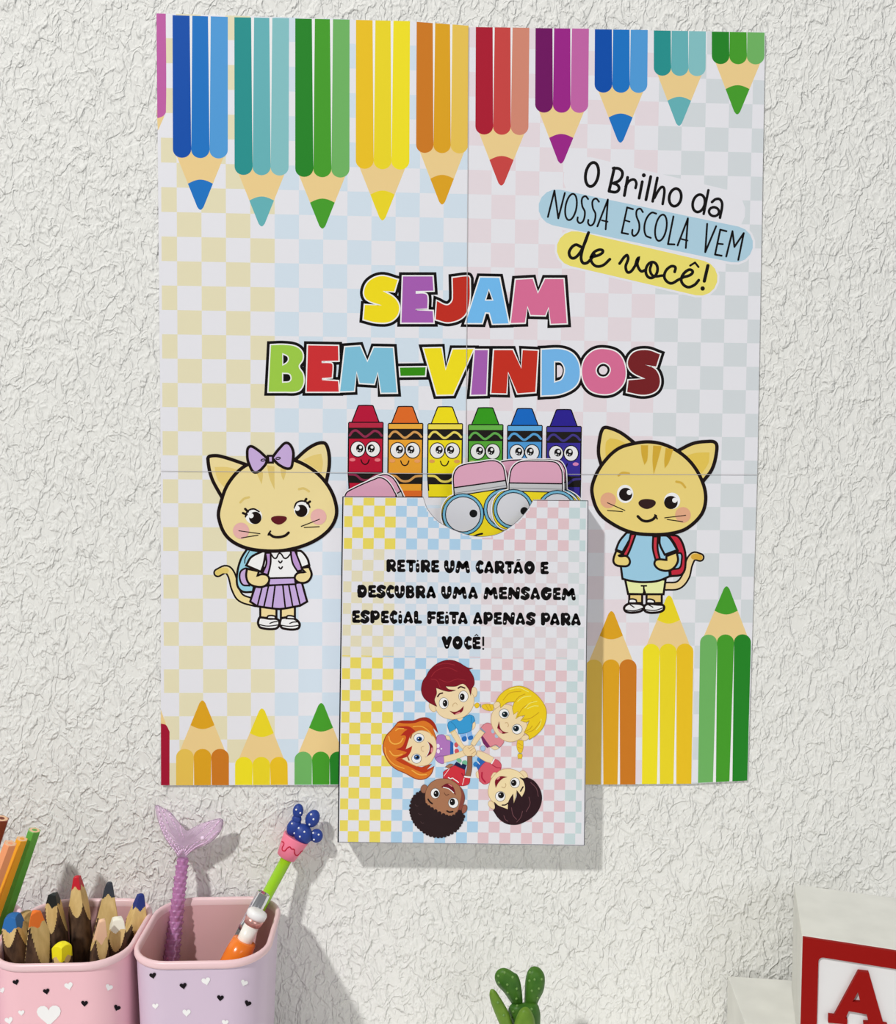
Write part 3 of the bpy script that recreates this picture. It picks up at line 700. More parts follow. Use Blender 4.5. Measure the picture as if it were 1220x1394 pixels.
# redhead girl (left)
A = Art(PY, *ZH); A.lv = 1
A.e(348, 598, 32, 40, (206, 84, 92)); A.e(354, 695, 34, 40, (206, 84, 92))
A.o('185,458! 240,470 262,525! 190,515!', SK, 6, SKL)
A.o('40,500! 70,455 150,445 180,470! 200,525! 270,545! 275,750! 165,760! 160,875 90,870 30,810 20,750 40,650', (172, 116, 184), 7, (120, 76, 134))
A.f_('255,545! 300,565! 306,740! 252,752!', (44, 98, 172)); A.e(70, 615, 26, 32, (232, 214, 236)); A.e(75, 695, 24, 32, (232, 214, 236)); A.e(122, 658, 12, 12, (240, 228, 240)); A.l('35,800 80,770 160,765', 7, (120, 76, 134))
A.o('160,772! 300,738 430,690 480,640! 560,705 470,765 300,835 165,866!', SK, 6, SKL)
A.z(515, 970, 12.2)
A.o('220,290 260,245 350,150 470,138 590,136 720,90 830,95 930,180 990,335! 905,250! 965,430! 880,700 640,890 885,860! 800,955! 925,895! 880,1020 780,1100 640,1105 450,1010 280,930 170,820 85,640 85,520 130,390', (212, 116, 38), 14, (140, 60, 36))
A.f_('300,160! 450,138 590,138 720,92 830,97 930,182 988,335! 900,225 830,165 740,135 600,175 420,180', (160, 44, 28))
A.f_('280,780! 420,770 520,850 640,890 760,905 880,860! 800,955! 922,898! 880,950 760,1000 640,960 520,900 400,850', (186, 62, 28))
A.o('520,420 620,322 720,298 830,328 930,410 965,520 960,640 905,780 820,868 640,892! 520,835 400,770! 500,690! 565,560! 455,612! 490,500', SK, 8, SKL)
A.f_('270,240! 400,228 520,235 625,312! 540,370 500,470 455,612! 565,555! 540,650 470,740 280,772! 440,690 470,660 290,610! 390,570 440,480 455,390 370,385! 440,310 480,280', (174, 44, 30))
A.f_('620,320! 720,280 840,300 950,430! 900,300 830,240 700,232 600,250', (206, 108, 36))
for s, wd in (('175,400 200,480 270,522 360,500 412,430', 20), ('190,640 250,708 330,715 400,690', 18), ('580,232 720,232 830,300 895,390', 16), ('290,300 340,268 420,268', 16), ('110,580 140,720 260,860 430,930', 14), ('560,960 680,1030 800,1030', 18)): A.l(s, wd, (238, 172, 72))
A.l('555,365 537,425', 20, (150, 70, 34)); A.l('487,730 512,792', 20, (150, 70, 34))
eye(A, 676, 422, 84, 74, 682, 440, 48, 42, (52, 96, 150)); eye(A, 636, 765, 80, 78, 642, 742, 50, 44, (52, 96, 150))
A.l('760,558 718,578 720,630 755,645', 8, SKL); A.f_('815,478! 895,540 912,620 880,680 785,745! 840,650 845,560', MO); A.f_('893,580 908,625 885,668 875,620', PK); A.l('820,490 850,560 842,640 800,730', 8, (240, 236, 236))
A.build('printed_child', front, 'printed child with ginger hair and purple top')
# boy with dark red hair (top)
A = Art(PY, *ZH); A.lv = 9
A.o('590,278! 625,255 632,320 592,378!', SK, 6, SKL)
A.f_('395,432! 578,385! 598,480! 510,495 420,495!', (132, 176, 226)); A.l('500,430 512,500', 8, WHITE); A.f_('428,495 490,470 502,530 450,548', (44, 108, 184)); A.f_('525,482 588,460 596,508 535,522', (44, 108, 184))
A.o('235,255 350,205! 390,238 440,195! 540,145 605,170 630,235! 592,272! 577,380! 490,418 385,432! 350,345 325,378! 250,415! 215,310', (56, 150, 206), 7, (36, 104, 150)); A.l('265,250 320,300 345,345', 6, (36, 104, 150)); A.l('572,175 572,270', 6, (36, 104, 150))
A.o('262,418! 330,378! 385,470 455,600 520,620! 440,665! 350,560', SK, 6, SKL); A.l('260,410 325,375', 12, (214, 190, 110))
A.z(560, 890, 12.2)
A.f_('740,1050! 860,1030! 850,1085 800,1115 760,1085', SK)
A.o('310,810 350,800 400,860 410,940 370,962 320,930 295,870', SK, 8, SKL); A.o('1010,570 1060,560 1092,620 1080,700 1040,720 1000,690', SK, 8, SKL)
A.o('400,600! 425,520 560,480 720,470 860,470! 960,600 1040,720 1015,900 900,1030 760,1080 620,1082 480,1022 400,900 385,780', SK, 8, SKL)
A.o('245,380! 300,280 420,170 560,112 680,108 800,150 880,200 950,235 1025,238! 960,262! 1030,380 1046,500 1005,580 985,690! 950,580 860,498 740,540 565,540! 620,590 735,605! 640,628 540,610 410,565! 420,660 385,770 425,875! 370,850 300,812! 210,730 168,620 175,520 200,440', (122, 22, 36), 8, (78, 14, 30))
for s in ('330,380 420,280 600,230 760,290', '460,420 600,470 760,420 900,440', '400,200 560,160 720,185', '480,560 420,440 330,420'): A.l(s, 12, (148, 38, 48))
A.l('437,712 470,668 518,652', 24, (62, 22, 28)); A.l('780,572 820,548 888,570', 24, (62, 22, 28))
eye(A, 540, 820, 76, 92, 562, 822, 40, 56); eye(A, 866, 708, 78, 92, 846, 716, 41, 56)
A.l('690,872 696,838 738,816 765,850', 9, SKL); A.f_('635,948! 720,965 800,935 872,865! 852,950 790,995 715,1012!', MO); A.f_('720,1008! 770,975 815,972 780,1000', PK)
A.build('printed_child', front, 'printed child with dark red hair and blue shirt')
# blonde girl (right)
A = Art(PY, 640, 925, 11.09); A.lv = 17
YH = (229, 197, 32)
for s in ('60,388! 110,352 142,390 100,432', '178,395 240,370 345,378! 350,460 280,472 200,440', '715,915! 805,920! 800,1040 760,1112 708,1030', '725,1130 785,1130 778,1200! 750,1190! 728,1200!'): A.o(s, (228, 192, 44), 6, (178, 146, 44))
A.l('235,380 280,460', 7, (190, 150, 36)); A.l('290,378 325,455', 7, (190, 150, 36)); A.l('725,960 795,1000', 7, (190, 150, 36)); A.l('720,1020 785,1050', 7, (190, 150, 36)); A.l('155,375 160,420', 14, (120, 150, 130)); A.l('735,1118 775,1118', 12, (120, 150, 130))
A.e(130, 962, 36, 40, (172, 198, 218)); A.eo(195, 1040, 36, 40, (164, 194, 222), 5, (110, 140, 170))
A.o('310,1022! 400,998! 430,1035 370,1060', SK, 6, SKL)
A.o('160,735! 210,680 270,655 335,685! 400,830 480,880! 512,930 490,980 440,1032! 390,985 300,1022! 165,870! 232,800!', (216, 134, 144), 7, (160, 84, 100))
A.f_('165,872! 188,850! 305,1012! 258,1034! 200,965', (116, 42, 92)); A.l('158,738 222,795', 22, (132, 152, 176)); A.e(345, 780, 25, 34, (166, 188, 208)); A.e(402, 852, 30, 32, (166, 188, 208)); A.l('400,1000 440,1025', 12, (132, 152, 176))
A.o('150,758! 218,805! 150,890 70,1005! 10,970! 80,850', SK, 6, SKL)
A.o('360,370 430,330 455,380 400,440 365,430', SK, 7, SKL); A.o('780,870 850,838 890,870 840,920 780,912', SK, 7, SKL)
A.o('455,395! 520,375 650,410 790,560 860,680 830,800 760,892 640,940 520,922 420,850 340,720 318,600 350,480', SK, 8, SKL)
A.o('392,332! 440,250 540,160 680,105 800,108 940,180 1060,290 1142,430 1150,580 1105,720 1010,830 895,908! 880,845 820,800! 865,700 895,620! 850,645 765,622! 830,540! 740,560 690,592! 725,480! 660,528! 642,430 672,335! 560,350 460,430! 448,350', YH, 9, (180, 150, 44))
for s in ('500,310 600,205 770,178', '680,335 740,260 830,220', '715,560 800,430 950,330', '780,600 900,590 1040,500', '860,800 960,760 1070,620', '820,790 900,750 940,700'): A.l(s, 11, (196, 154, 30))
for s in ('720,330 800,270 920,250', '830,430 900,360 1010,330', '870,440 960,400 1030,400', '1000,760 1060,680 1075,600', '600,150 740,125 880,185'): A.l(s, 12, (246, 228, 110))
eye(A, 514, 515, 74, 72, 526, 526, 46, 44, (24, 50, 56)); eye(A, 710, 750, 76, 74, 695, 740, 46, 44, (24, 50, 56))
A.l('530,655 562,652 580,690 570,715', 9, SKL); A.f_('438,630! 460,740 520,792 585,802! 480,815 410,732!', MO); A.f_('418,742 445,755 490,802 450,800', PK)
A.build('printed_child', front, 'printed child with yellow braids and pink top')
# boy with black hair (lower right)
A = Art(PY, 640, 1020, 11.62); A.lv = 25
A.o('92,375! 130,345 152,470! 105,440', SK, 6, SKL)
A.f_('110,160 150,118 195,160 150,205', (46, 122, 192)); A.f_('50,240 90,195 128,240 82,275', (46, 122, 192)); A.f_('165,140! 250,205! 130,335! 92,262! 135,220!', (46, 96, 172)); A.l('120,200 150,235', 12, WHITE)
A.o('265,188! 340,240! 380,150! 450,182 495,250 472,340 430,372! 350,400 342,470! 300,530 220,552 148,502! 132,330! 200,240', (208, 86, 102), 7, (168, 40, 66)); A.l('350,245 420,288 488,296', 14, (170, 34, 62)); A.l('190,370 190,450 240,520', 26, (178, 34, 64))
A.o('120,20! 240,60 372,130! 340,222! 220,180 100,95!', SK, 6, SKL); A.l('383,155 343,225', 20, (240, 236, 236))
A.o('790,360 850,340 912,420 880,472 800,410', SK, 7, SKL); A.o('310,820 290,880 350,942 395,930 372,850', SK, 7, SKL); A.o('330,440! 375,370 425,385 350,490!', SK, 6, SKL)
A.o('470,340 560,312 680,320 800,380 872,480 885,620 820,760! 740,660! 690,870! 600,950! 440,890 390,850 330,800 288,700 300,580 350,450', (233, 213, 167), 8, SKL)
A.o('785,445! 850,462 900,445! 1010,500 1100,620 1136,760 1110,900 1040,1020 930,1110 780,1182 660,1192 560,1170 450,1090 368,970! 395,930 385,835! 440,890! 600,955! 610,830 682,705! 692,865! 740,740 740,650! 822,760! 872,640 850,510', (46, 26, 32), 7, (24, 14, 18))
for s in ('655,925 680,1040 735,1108', '932,755 950,860 890,985', '960,525 1050,620 1080,745', '535,1050 560,1110 600,1140', '830,980 800,1080 740,1150'): A.l(s, 10, (106, 68, 74))
A.l('510,884 560,880 598,852', 20, (40, 24, 28)); A.l('800,662 838,595', 22, (40, 24, 28))
eye(A, 711, 530, 74, 80, 692, 532, 44, 50); eye(A, 479, 745, 78, 78, 490, 726, 48, 50)
A.l('502,594 540,608 568,572 558,540', 9, SKL); A.f_('592,440! 480,428 398,492 405,612! 450,530 520,462', MO); A.f_('420,470 470,440 440,480', PK)
A.build('printed_child', front, 'printed child with black hair and coral shirt')
# boy with curly hair (lower left)
A = Art(PY, *ZH); A.lv = 33
BR = (164, 114, 84)
A.f_('348,820 400,803 428,840 400,868', (112, 182, 146)); A.f_('438,850 500,838 505,900 445,895', (112, 182, 146)); A.f_('350,852! 410,885! 420,910! 440,880! 505,905! 472,985! 300,915!', (26, 36, 74))
A.o('180,932! 250,888 305,895! 240,955!', BR, 6, (96, 62, 48)); A.l('165,962 240,960', 16, (240, 232, 232))
A.o('150,1010! 195,975! 240,955! 320,908! 480,980! 472,1080! 556,1080! 540,1180 470,1215 380,1215! 150,1110!', (202, 50, 62), 7, (150, 30, 46)); A.l('470,1082 440,1200', 8, (240, 232, 232)); A.l('240,960 160,1070', 7, (240, 232, 232)); A.l('430,1030 470,1090', 20, (158, 30, 48))
A.o('515,770! 586,765! 582,960 560,1075! 482,1062! 512,930', (146, 98, 74), 6, (96, 62, 48)); A.l('475,1078 555,1088', 24, (240, 232, 232))
A.z(550, 1020, 11.15)
A.f_('255,655! 180,700 125,800 105,900 125,1010 175,1120 265,1215 380,1292 520,1328 645,1300 775,1232 855,1130 900,1020 900,950! 700,800 400,650!', (44, 30, 32))
P = crv(parse('255,655 180,700 125,800 105,900 125,1010 175,1120 265,1215 380,1292 520,1322 645,1300 775,1232 855,1130 900,1020'), False, 5)
d = 0; last = None
for p in P:
    if last is None or math.hypot(p[0]-last[0], p[1]-last[1]) > 42: A.e(p[0], p[1], 30, 30, (44, 30, 32)); last = p
A.o('255,600 300,540 350,560 355,640 285,662', (150, 102, 80), 7, (96, 62, 48)); A.o('895,860 945,848 957,910 910,972 880,960', (150, 92, 76), 7, (96, 62, 48))
A.o('345,600 420,500 540,450 680,455 800,520 890,620 922,740 885,880 860,935! 700,1035 480,935 330,825! 322,700', BR, 7, (96, 62, 48)); A.f_('835,545! 900,640 920,745 890,870 855,940! 740,1010! 800,960 850,800 872,680', (134, 72, 62))
P = crv(parse('330,830 400,880 480,925 600,985 700,1020 780,990 855,925'), False, 6); last = None
for p in P:
    if last is None or math.hypot(p[0]-last[0], p[1]-last[1]) > 46: A.e(p[0], p[1]+14, 30, 30, (44, 30, 32)); last = p
A.f_('320,800! 330,850 480,945 600,1005 700,1040 800,1000 870,930! 900,1000! 700,1150! 300,1000!', (44, 30, 32))
for x, y in ((190, 840), (240, 970), (275, 1100)): A.l('%d,%d %d,%d %d,%d' % (x-20, y, x, y+22, x+25, y+18), 7, (84, 62, 64))
A.l('368,760 395,800 428,824', 24, (40, 26, 26)); A.l('655,938 690,954 740,945', 24, (40, 26, 26))
eye(A, 475, 670, 68, 76, 490, 676, 40, 50); eye(A, 750, 815, 76, 78, 735, 800, 42, 52)
A.l('612,660 640,698 680,685', 10, (108, 66, 50)); A.f_('560,575! 650,520 722,540 762,600 788,698! 720,632 650,592', (112, 26, 40)); A.l('600,578 680,600 755,660', 13, (240, 236, 236)); A.f_('670,525 722,545 735,570 690,545', (206, 120, 120))
A.z(*ZH); A.l('228,1092 262,1110 290,1100 320,1122 350,1140 380,1165', 15, (240, 232, 232))
A.build('printed_child', front, 'printed child with curly dark hair and red shirt')
A = Art(PY, *ZH); A.lv = 41
A.o('452,650! 500,612 540,612 580,600 640,680 642,740 580,782 500,762 450,700', (230, 204, 158), 7, SKL)
for s in ('535,660 600,615', '552,692 622,640', '570,742 640,692', '520,640 550,650'): A.l(s, 7, (186, 146, 98))
A.build('printed_hands', front, 'printed hands stacked in the middle of the ring')

# ------------------------------------------------------------------ the pencil-shaped cards standing in the pocket
def message_card(y, zm, er, fer, body, lenses, label, ferline=None, mouth=None):
    c = tag(bpy.data.objects.new('message_card', None), label, 'card', 'cards standing in the pocket'); COL.objects.link(c); c.empty_display_size = 0.01
    z0, z1, s = zm; px = lambda P: [(z0+p[0]/s, z1+p[1]/s) for p in P]
    E_ = crv(parse(er), True); Bd = crv(parse(body), True); c.location = onY(*px([E_[0]])[0], y)
    # die-cut white base: outline grown by a margin
    m = 13*s/6.1
    def grow(P, m):
        ar = sum(P[i-1][0]*P[i][1]-P[i][0]*P[i-1][1] for i in range(len(P))); sg = 1 if ar > 0 else -1
        out = []
        N = len(P)
        for i in range(N):
            a, b = P[i-1], P[(i+1) % N]; dx, dy = b[0]-a[0], b[1]-a[1]; l = math.hypot(dx, dy) or 1
            out.append((P[i][0]+sg*dy/l*m, P[i][1]-sg*dx/l*m))
        return out
    slab('card_base', px(grow(Bd, m)), y, 0.0003, mat((232, 231, 234), 0.5), c)
    A = Art(y, *zm); A.lv = 1
    k = s/6.1
    A.add(Bd, (234, 213, 36)); A.f_(fer, (190, 191, 194)); A.lc(fer, 9*k, (26, 20, 24))
    if ferline: A.l(ferline, 5*k, (120, 120, 124))
    A.add(E_, (214, 160, 184)); A.strip(E_, 10*k, (26, 20, 24), True)
    A.strip(Bd, 9*k, (26, 20, 24), True, 0.5)
    if mouth: A.l(mouth, 16*k, (26, 20, 24))
    for lx, ly, r, px_, py_ in lenses:
        A.e(lx, ly, r+8*k, r+8*k, (22, 28, 38)); A.e(lx, ly, r, r, (112, 176, 206)); A.e(lx, ly, r-18*k, r-18*k, (22, 28, 38)); A.e(lx, ly, r-26*k, r-26*k, (206, 207, 214))
        if px_: A.e(px_, py_, 33*k, 33*k, (20, 20, 22))
    A.build('card_print', c)
    return c
Z6 = (600, 615, 6.1)
message_card(-0.0128, Z6, '570,258! 574,215 592,140 640,92 700,78 800,78 900,80 965,95 1002,150 1010,200 1010,265!', '568,260! 1012,267! 1012,338! 568,325!',
 '575,210 592,140 640,92 700,78 800,78 900,80 965,95 1002,150 1010,200! 1014,330! 1090,370 1140,430 1140,540 1090,620 1010,650! 960,3150! 620,3150! 580,650! 490,620 440,540 440,420 490,345 568,318!',
 [(604, 477, 160, 695, 492), (968, 485, 160, 0, 0)], 'pencil shaped card with round glasses, front right one at the notch', '575,300 1010,312')
message_card(-0.0108, Z6, '110,298! 105,230 112,180 145,130 205,105 320,88 420,74 475,84 515,120 532,180 540,238!', '108,300! 540,240! 552,300! 116,368!',
 '105,235! 112,180 145,130 205,105 320,88 420,74 475,84 515,120 532,180! 552,300! 640,330 700,400 705,480 670,570 600,630! 760,3150! 420,3150! 150,700! 60,650 15,560 15,470 60,390 112,362!',
 [(528, 478, 166, 0, 0), (186, 520, 168, 272, 513)], 'pencil shaped card with round glasses, tilted left at the notch', '115,345 545,280', '270,705 305,690 345,680')
message_card(-0.0088, (600+4.6, 615-1.8, 6.1), '570,258! 574,215 592,140 640,92 700,78 800,78 900,80 965,95 1002,150 1010,200 1010,265!', '568,260! 1012,267! 1012,338! 568,325!',
 '575,210 592,140 640,92 700,78 800,78 900,80 965,95 1002,150 1010,200! 1014,330! 1090,370 1140,430 1140,540 1090,620 1010,650! 960,3150! 620,3150! 580,650! 490,620 440,540 440,420 490,345 568,318!',
 [(604, 477, 160, 0, 0), (968, 485, 160, 0, 0)], 'card just behind the front right one, only its right edge showing', '575,300 1010,312')
message_card(-0.0064, Z6, '440,290! 440,220 455,140 490,92 560,74 640,68 720,66 790,72 840,100 860,180 868,270!', '440,290! 868,272! 870,335! 440,350!',
 '440,220 455,140 490,92 560,74 640,68 720,66 790,72 840,100 860,180! 900,350! 900,560! 800,3150! 460,3150! 420,600! 420,400!',
 [(480, 490, 120, 0, 0), (780, 480, 120, 0, 0)], 'card at the back, its pink top showing between two others')
Z7 = (465, 620, 7.176)
message_card(-0.0152, Z7, '28,410! 52,362 108,328 220,275 325,232 372,216 430,238 480,290 510,345 530,400 470,418 440,415 300,520 120,580 40,470', '440,402! 530,378! 560,450! 480,500!',
 '28,410! 52,362 108,328 220,275 325,232 372,216 430,238 480,290 510,345 532,385! 1500,2600! 1150,2850! 40,470',
 [(520, 640, 110, 0, 0)], 'card lying tilted at the left, pink top in front')
message_card(-0.0142, Z7, '180,330! 250,262 355,205 430,188 490,212 535,265 560,315 580,350! 540,372! 500,400! 300,520!', '535,372! 582,350! 610,420! 560,440!',
 '180,330! 250,262 355,205 430,188 490,212 535,265 562,315 582,350! 1560,2560! 1230,2800! 160,480',
 [(560, 640, 110, 0, 0)], 'card lying tilted at the left, just behind the pink topped front one')

# ------------------------------------------------------------------ desk under the cups
V, Fc = boxgeo(Vector((0.0, WALLY-0.25, DESK-0.0125)), 0.75, 0.2498, 0.0125)
desk = tag(obj('desk', V, Fc, mat((226, 225, 220), 0.5, 'white_desk'), loc=(0, -0.26, DESK-0.025)), 'white desk top carrying the pencil cups and blocks by the wall', 'desk')

# ------------------------------------------------------------------ pencil cups
TOPZ = Z0-0.340; HC = 0.0415; CR_ = 0.024
def rsq(cx, cy, z, h, r, n=8):
    out = []
    for q in range(4):
        sx, sy = ((1, -1), (1, 1), (-1, 1), (-1, -1))[q]
        for k in range(n+1):
            t = -math.pi/2+q*math.pi/2+math.pi/2*k/n
            out.append(Vector((cx+sx*(h-r)+r*math.cos(t), cy+sy*(h-r)+r*math.sin(t), z)))
    return out
def loft(rings, cap0=False, cap1=False):
    V = [v for r in rings for v in r]; n = len(rings[0]); Fc = []
    for i in range(len(rings)-1):
        for k in range(n):
            j = (k+1) % n; Fc.append([i*n+k, i*n+j, (i+1)*n+j, (i+1)*n+k])
    if cap0: Fc.append(list(range(n))[::-1])
    if cap1: Fc.append([(len(rings)-1)*n+k for k in range(n)])
    return V, Fc
def cup(cx, cy, outside, label, hearts=None, inner=(212, 168, 172), rimc=(227, 194, 198)):
    c = thing('pencil_cup', label, 'cup', (cx, cy, DESK), 'pencil cups on the desk')
    zb = DESK
    hh = lambda z: 0.0375+(HC-0.0375)*(z-zb)/(TOPZ-zb)
    rings = [rsq(cx, cy, zb, 0.034, 0.020), rsq(cx, cy, zb+0.0015, 0.0368, 0.022)]
    for k in range(9): z = zb+0.004+(TOPZ-0.0035-zb-0.004)*k/8; rings.append(rsq(cx, cy, z, hh(z)-0.0004, CR_-0.001))
    V, Fc = loft(rings, True)
    body = obj('cup_body', V, Fc, mat(outside, 0.38, None, 0.4), c, smooth=True)
    rings = []
    for k in range(9): z = TOPZ-0.0035-(TOPZ-zb-0.006)*k/8; rings.append(rsq(cx, cy, z, hh(z)-0.0022, CR_-0.0025))
    V, Fc = loft(rings, False, True)
    obj('cup_lining', V, Fc, mat(inner, 0.4, None, 0.4), c, smooth=True, label='pink inside of the cup')
    prof = [(TOPZ-0.0048, -0.0002), (TOPZ-0.0040, 0.0007), (TOPZ-0.0028, 0.0011), (TOPZ-0.0012, 0.0010), (TOPZ-0.0003, 0.0004), (TOPZ, -0.0006), (TOPZ-0.0003, -0.0016), (TOPZ-0.0014, -0.0023), (TOPZ-0.0048, -0.0024)]
    V, Fc = loft([rsq(cx, cy, z, HC+d, CR_+d) for z, d in prof])
    obj('cup_rim', V, Fc, mat(rimc, 0.35, None, 0.45), c, smooth=True, label='rounded pale pink rim')
    if hearts:
        me = body.data; bv = BVHTree.FromPolygons([v.co+Vector((cx, cy, DESK)) for v in me.vertices], [list(p.vertices) for p in me.polygons])
        V = []; Fc = []; mi = []
        for hx, hy, r, col, rot in hearts:
            # a printed heart: point, two lobes
            P = []
            for k in range(24):
                t = 2*math.pi*k/24
                x = 16*math.sin(t)**3/17; y = -(13*math.cos(t)-5*math.cos(2*t)-2*math.cos(3*t)-math.cos(4*t))/17
                a = math.radians(rot); P.append((hx+r*(x*math.cos(a)-y*math.sin(a)), hy+r*(x*math.sin(a)+y*math.cos(a))))
            b = len(V); ok = True; pts = []
            for p in [(hx, hy)]+P:
                hit = bv.ray_cast(CAM, ray(*p).normalized())
                if hit[0] is None: ok = False; break
                pts.append(hit[0]-ray(*p).normalized()*0.0004)
            if not ok: continue
            V += pts
            for k in range(24): Fc.append([b, b+1+(k+1) % 24, b+1+k]); mi.append(col)
        obj('heart_pattern', V, Fc, [mat((238, 234, 234), 0.5), mat((20, 14, 20), 0.5, None, 0.1)], body, mi, label='small printed hearts')
    return c
CY = -0.0545
W_, B_ = 0, 1
pink = cup(-0.2495, CY, (231, 184, 193), 'pink pencil cup with printed hearts, full of twig pencils',
  [(21.5, 1337, 4.6, B_, -15), (63, 1349.5, 4.8, B_, -12), (93.5, 1342, 6.2, W_, -14), (148.5, 1344, 5.4, W_, 18), (115, 1366, 5, B_, 2), (159.5, 1372, 5, B_, 22), (29, 1378.5, 4.6, W_, -3), (12, 1389, 6, W_, -12), (66.5, 1381, 17.5, W_, -2), (2.5, 1348, 4.5, W_, -18)])
lilac = cup(-0.1640, CY, (202, 184, 204), 'lilac pencil cup with black and white hearts, right of the pink cup',
  [(208, 1328, 5, B_, -12), (249.5, 1342, 5.2, B_, -10), (280.5, 1335.5, 6.4, W_, -14), (300, 1358.5, 5, B_, 5), (332.5, 1338, 5.2, W_, 20), (337.5, 1366, 5, B_, 22), (185, 1337.5, 4.6, W_, -18), (185, 1368.5, 6, W_, -16), (211.5, 1369.5, 4.6, W_, -3), (254, 1378.5, 6, W_, 0), (306.5, 1392, 5, W_, 5)])
left = cup(-0.3345, CY-0.002, (212, 192, 216), 'lilac pencil cup at the left edge, behind the pink cup holding colored pencils', None, (222, 196, 212), (232, 198, 208))

# ------------------------------------------------------------------ twig pencils in the pink cup
BARK = noisy((52, 36, 28), (98, 74, 56), 260, 0.85, 'brown_bark', (1, 1, 0.35), 0.0006)
CUTW = noisy((196, 166, 106), (214, 186, 128), 300, 0.7, 'cut_wood', (1, 1, 0.2))
def twig(tx, ty, y, bx, by, R, leadc, nm, nf=5, taper=0.024, leadlen=0.010, seed=0, tipr=0.0022):
    rnd = random.Random(seed); taper *= 1.75; leadlen *= 0.88; nf = max(3, nf-1)
    tip = onY(tx, ty, y); bot = Vector((bx, by, DESK+0.0035))
    ax = (tip-bot); Ln = ax.length; ax, a, b = frame_of(ax)
    t = thing('twig_pencil', nm, 'pencil', bot, 'twig pencils in the pink cup')
    n = 72; m = 96
    ph = rnd.random()*6; offs = [2*math.pi*k/nf+ph+rnd.uniform(-.18, .18) for k in range(nf)]; slo = [rnd.uniform(.9, 1.15) for k in range(nf)]
    rows = []; cls = []
    for i in range(m+1):
        u = i/m
        h = (u*0.62*Ln) if i < 6 else None
        if i < 6: h = (Ln-taper*1.45)*i/6
        else: h = (Ln-taper*1.45)+(taper*1.45)*(i-6)/(m-6)
        d = Ln-h; row = []; cr = []
        for k in range(n):
            th = 2*math.pi*k/n
            rb = R*(1+0.035*math.sin(3*th+ph)+0.03*math.sin(h*160+ph+2*math.cos(th)))
            rf = 1e9
            for o_, s_ in zip(offs, slo):
                c_ = math.cos(th-o_)
                if c_ > 0.2: rf = min(rf, (tipr*0.8+d*(R/taper)*s_*0.98)/c_)
            rf = min(rf, 0.0014+math.sqrt(max(d, 0))*0.09)      # blunt rounded point
            row.append(bot+ax*h+(a*math.cos(th)+b*math.sin(th))*min(rb, rf)); cr.append(0 if rb <= rf else 1)
        rows.append(row); cls.append((h, cr))
    parts = {'bark': ([], []), 'cut_cone': ([], []), 'lead_tip': ([], [])}
    idx = {k: {} for k in parts}
    def put(nm_, i, k):
        key = (i, k % n)
        if key not in idx[nm_]: idx[nm_][key] = len(parts[nm_][0]); parts[nm_][0].append(rows[i][k % n])
        return idx[nm_][key]
    for i in range(m):
        for k in range(n):
            lead_h = Ln-leadlen*(1+0.16*math.cos(nf*(2*math.pi*k/n)+ph))
            p = 'lead_tip' if cls[i][0] > lead_h else ('cut_cone' if cls[i][1][k] else 'bark')
            parts[p][1].append([put(p, i, k), put(p, i, k+1), put(p, i+1, k+1), put(p, i+1, k)])
    V_, F_ = parts['lead_tip']; c0 = len(V_); V_.append(bot+ax*(Ln+0.0004))
    for k in range(n): F_.append([put('lead_tip', m, k), put('lead_tip', m, k+1), c0])
    obj('bark', *parts['bark'], BARK, t, smooth=True, label='dark brown bark'); obj('cut_cone', *parts['cut_cone'], CUTW, t, label='knife cut bare wood')
    obj('lead_tip', *parts['lead_tip'], mat(leadc, 0.5, None, 0.4), t, label='colored lead')
PX = -0.2495
twig(104.5, 1192.5, -0.034, PX+.006, -0.046, 0.0068, (188, 18, 38), 'twig pencil with red tip, tallest in the pink cup', 5, 0.021, 0.0085, 1)
twig(149, 1201, -0.038, PX+.012, -0.052, 0.0092, (44, 48, 58), 'thick twig pencil with black tip, behind the peach and white ones', 5, 0.029, 0.0095, 2)
twig(73, 1216, -0.044, PX-.006, -0.046, 0.0060, (26, 34, 36), 'twig pencil with black tip between the orange and red ones', 4, 0.019, 0.0085, 3)
twig(192, 1217, -0.036, PX+.020, -0.046, 0.0078, (30, 48, 122), 'twig pencil with dark blue tip at the right back of the pink cup', 5, 0.022, 0.0100, 4)
twig(17, 1244, -0.066, PX-.024, -0.064, 0.0072, (36, 104, 170), 'twig pencil with bright blue tip at the left front', 5, 0.019, 0.0095, 5, 0.004)
twig(47.5, 1240, -0.070, PX-.012, -0.070, 0.0074, (246, 118, 42), 'twig pencil with orange tip beside the bright blue one', 4, 0.023, 0.0100, 6)
twig(84, 1284, -0.079, PX-.001, -0.074, 0.0058, (248, 222, 24), 'short twig pencil with yellow tip at the front rim', 5, 0.014, 0.0090, 7, 0.004)
twig(139, 1252, -0.073, PX+.012, -0.074, 0.0056, (247, 190, 158), 'twig pencil with peach tip at the right front', 5, 0.019, 0.0140, 8)
twig(160, 1249, -0.060, PX+.022, -0.062, 0.0070, (232, 230, 214), 'twig pencil with white tip beside the peach one', 5, 0.019, 0.0080, 9, 0.0035)
twig(34, 1241, -0.050, PX-.020, -0.050, 0.0072, (182, 152, 96), 'twig pencil with bare worn point behind the blue and orange ones', 5, 0.018, 0.0040, 10, 0.004)

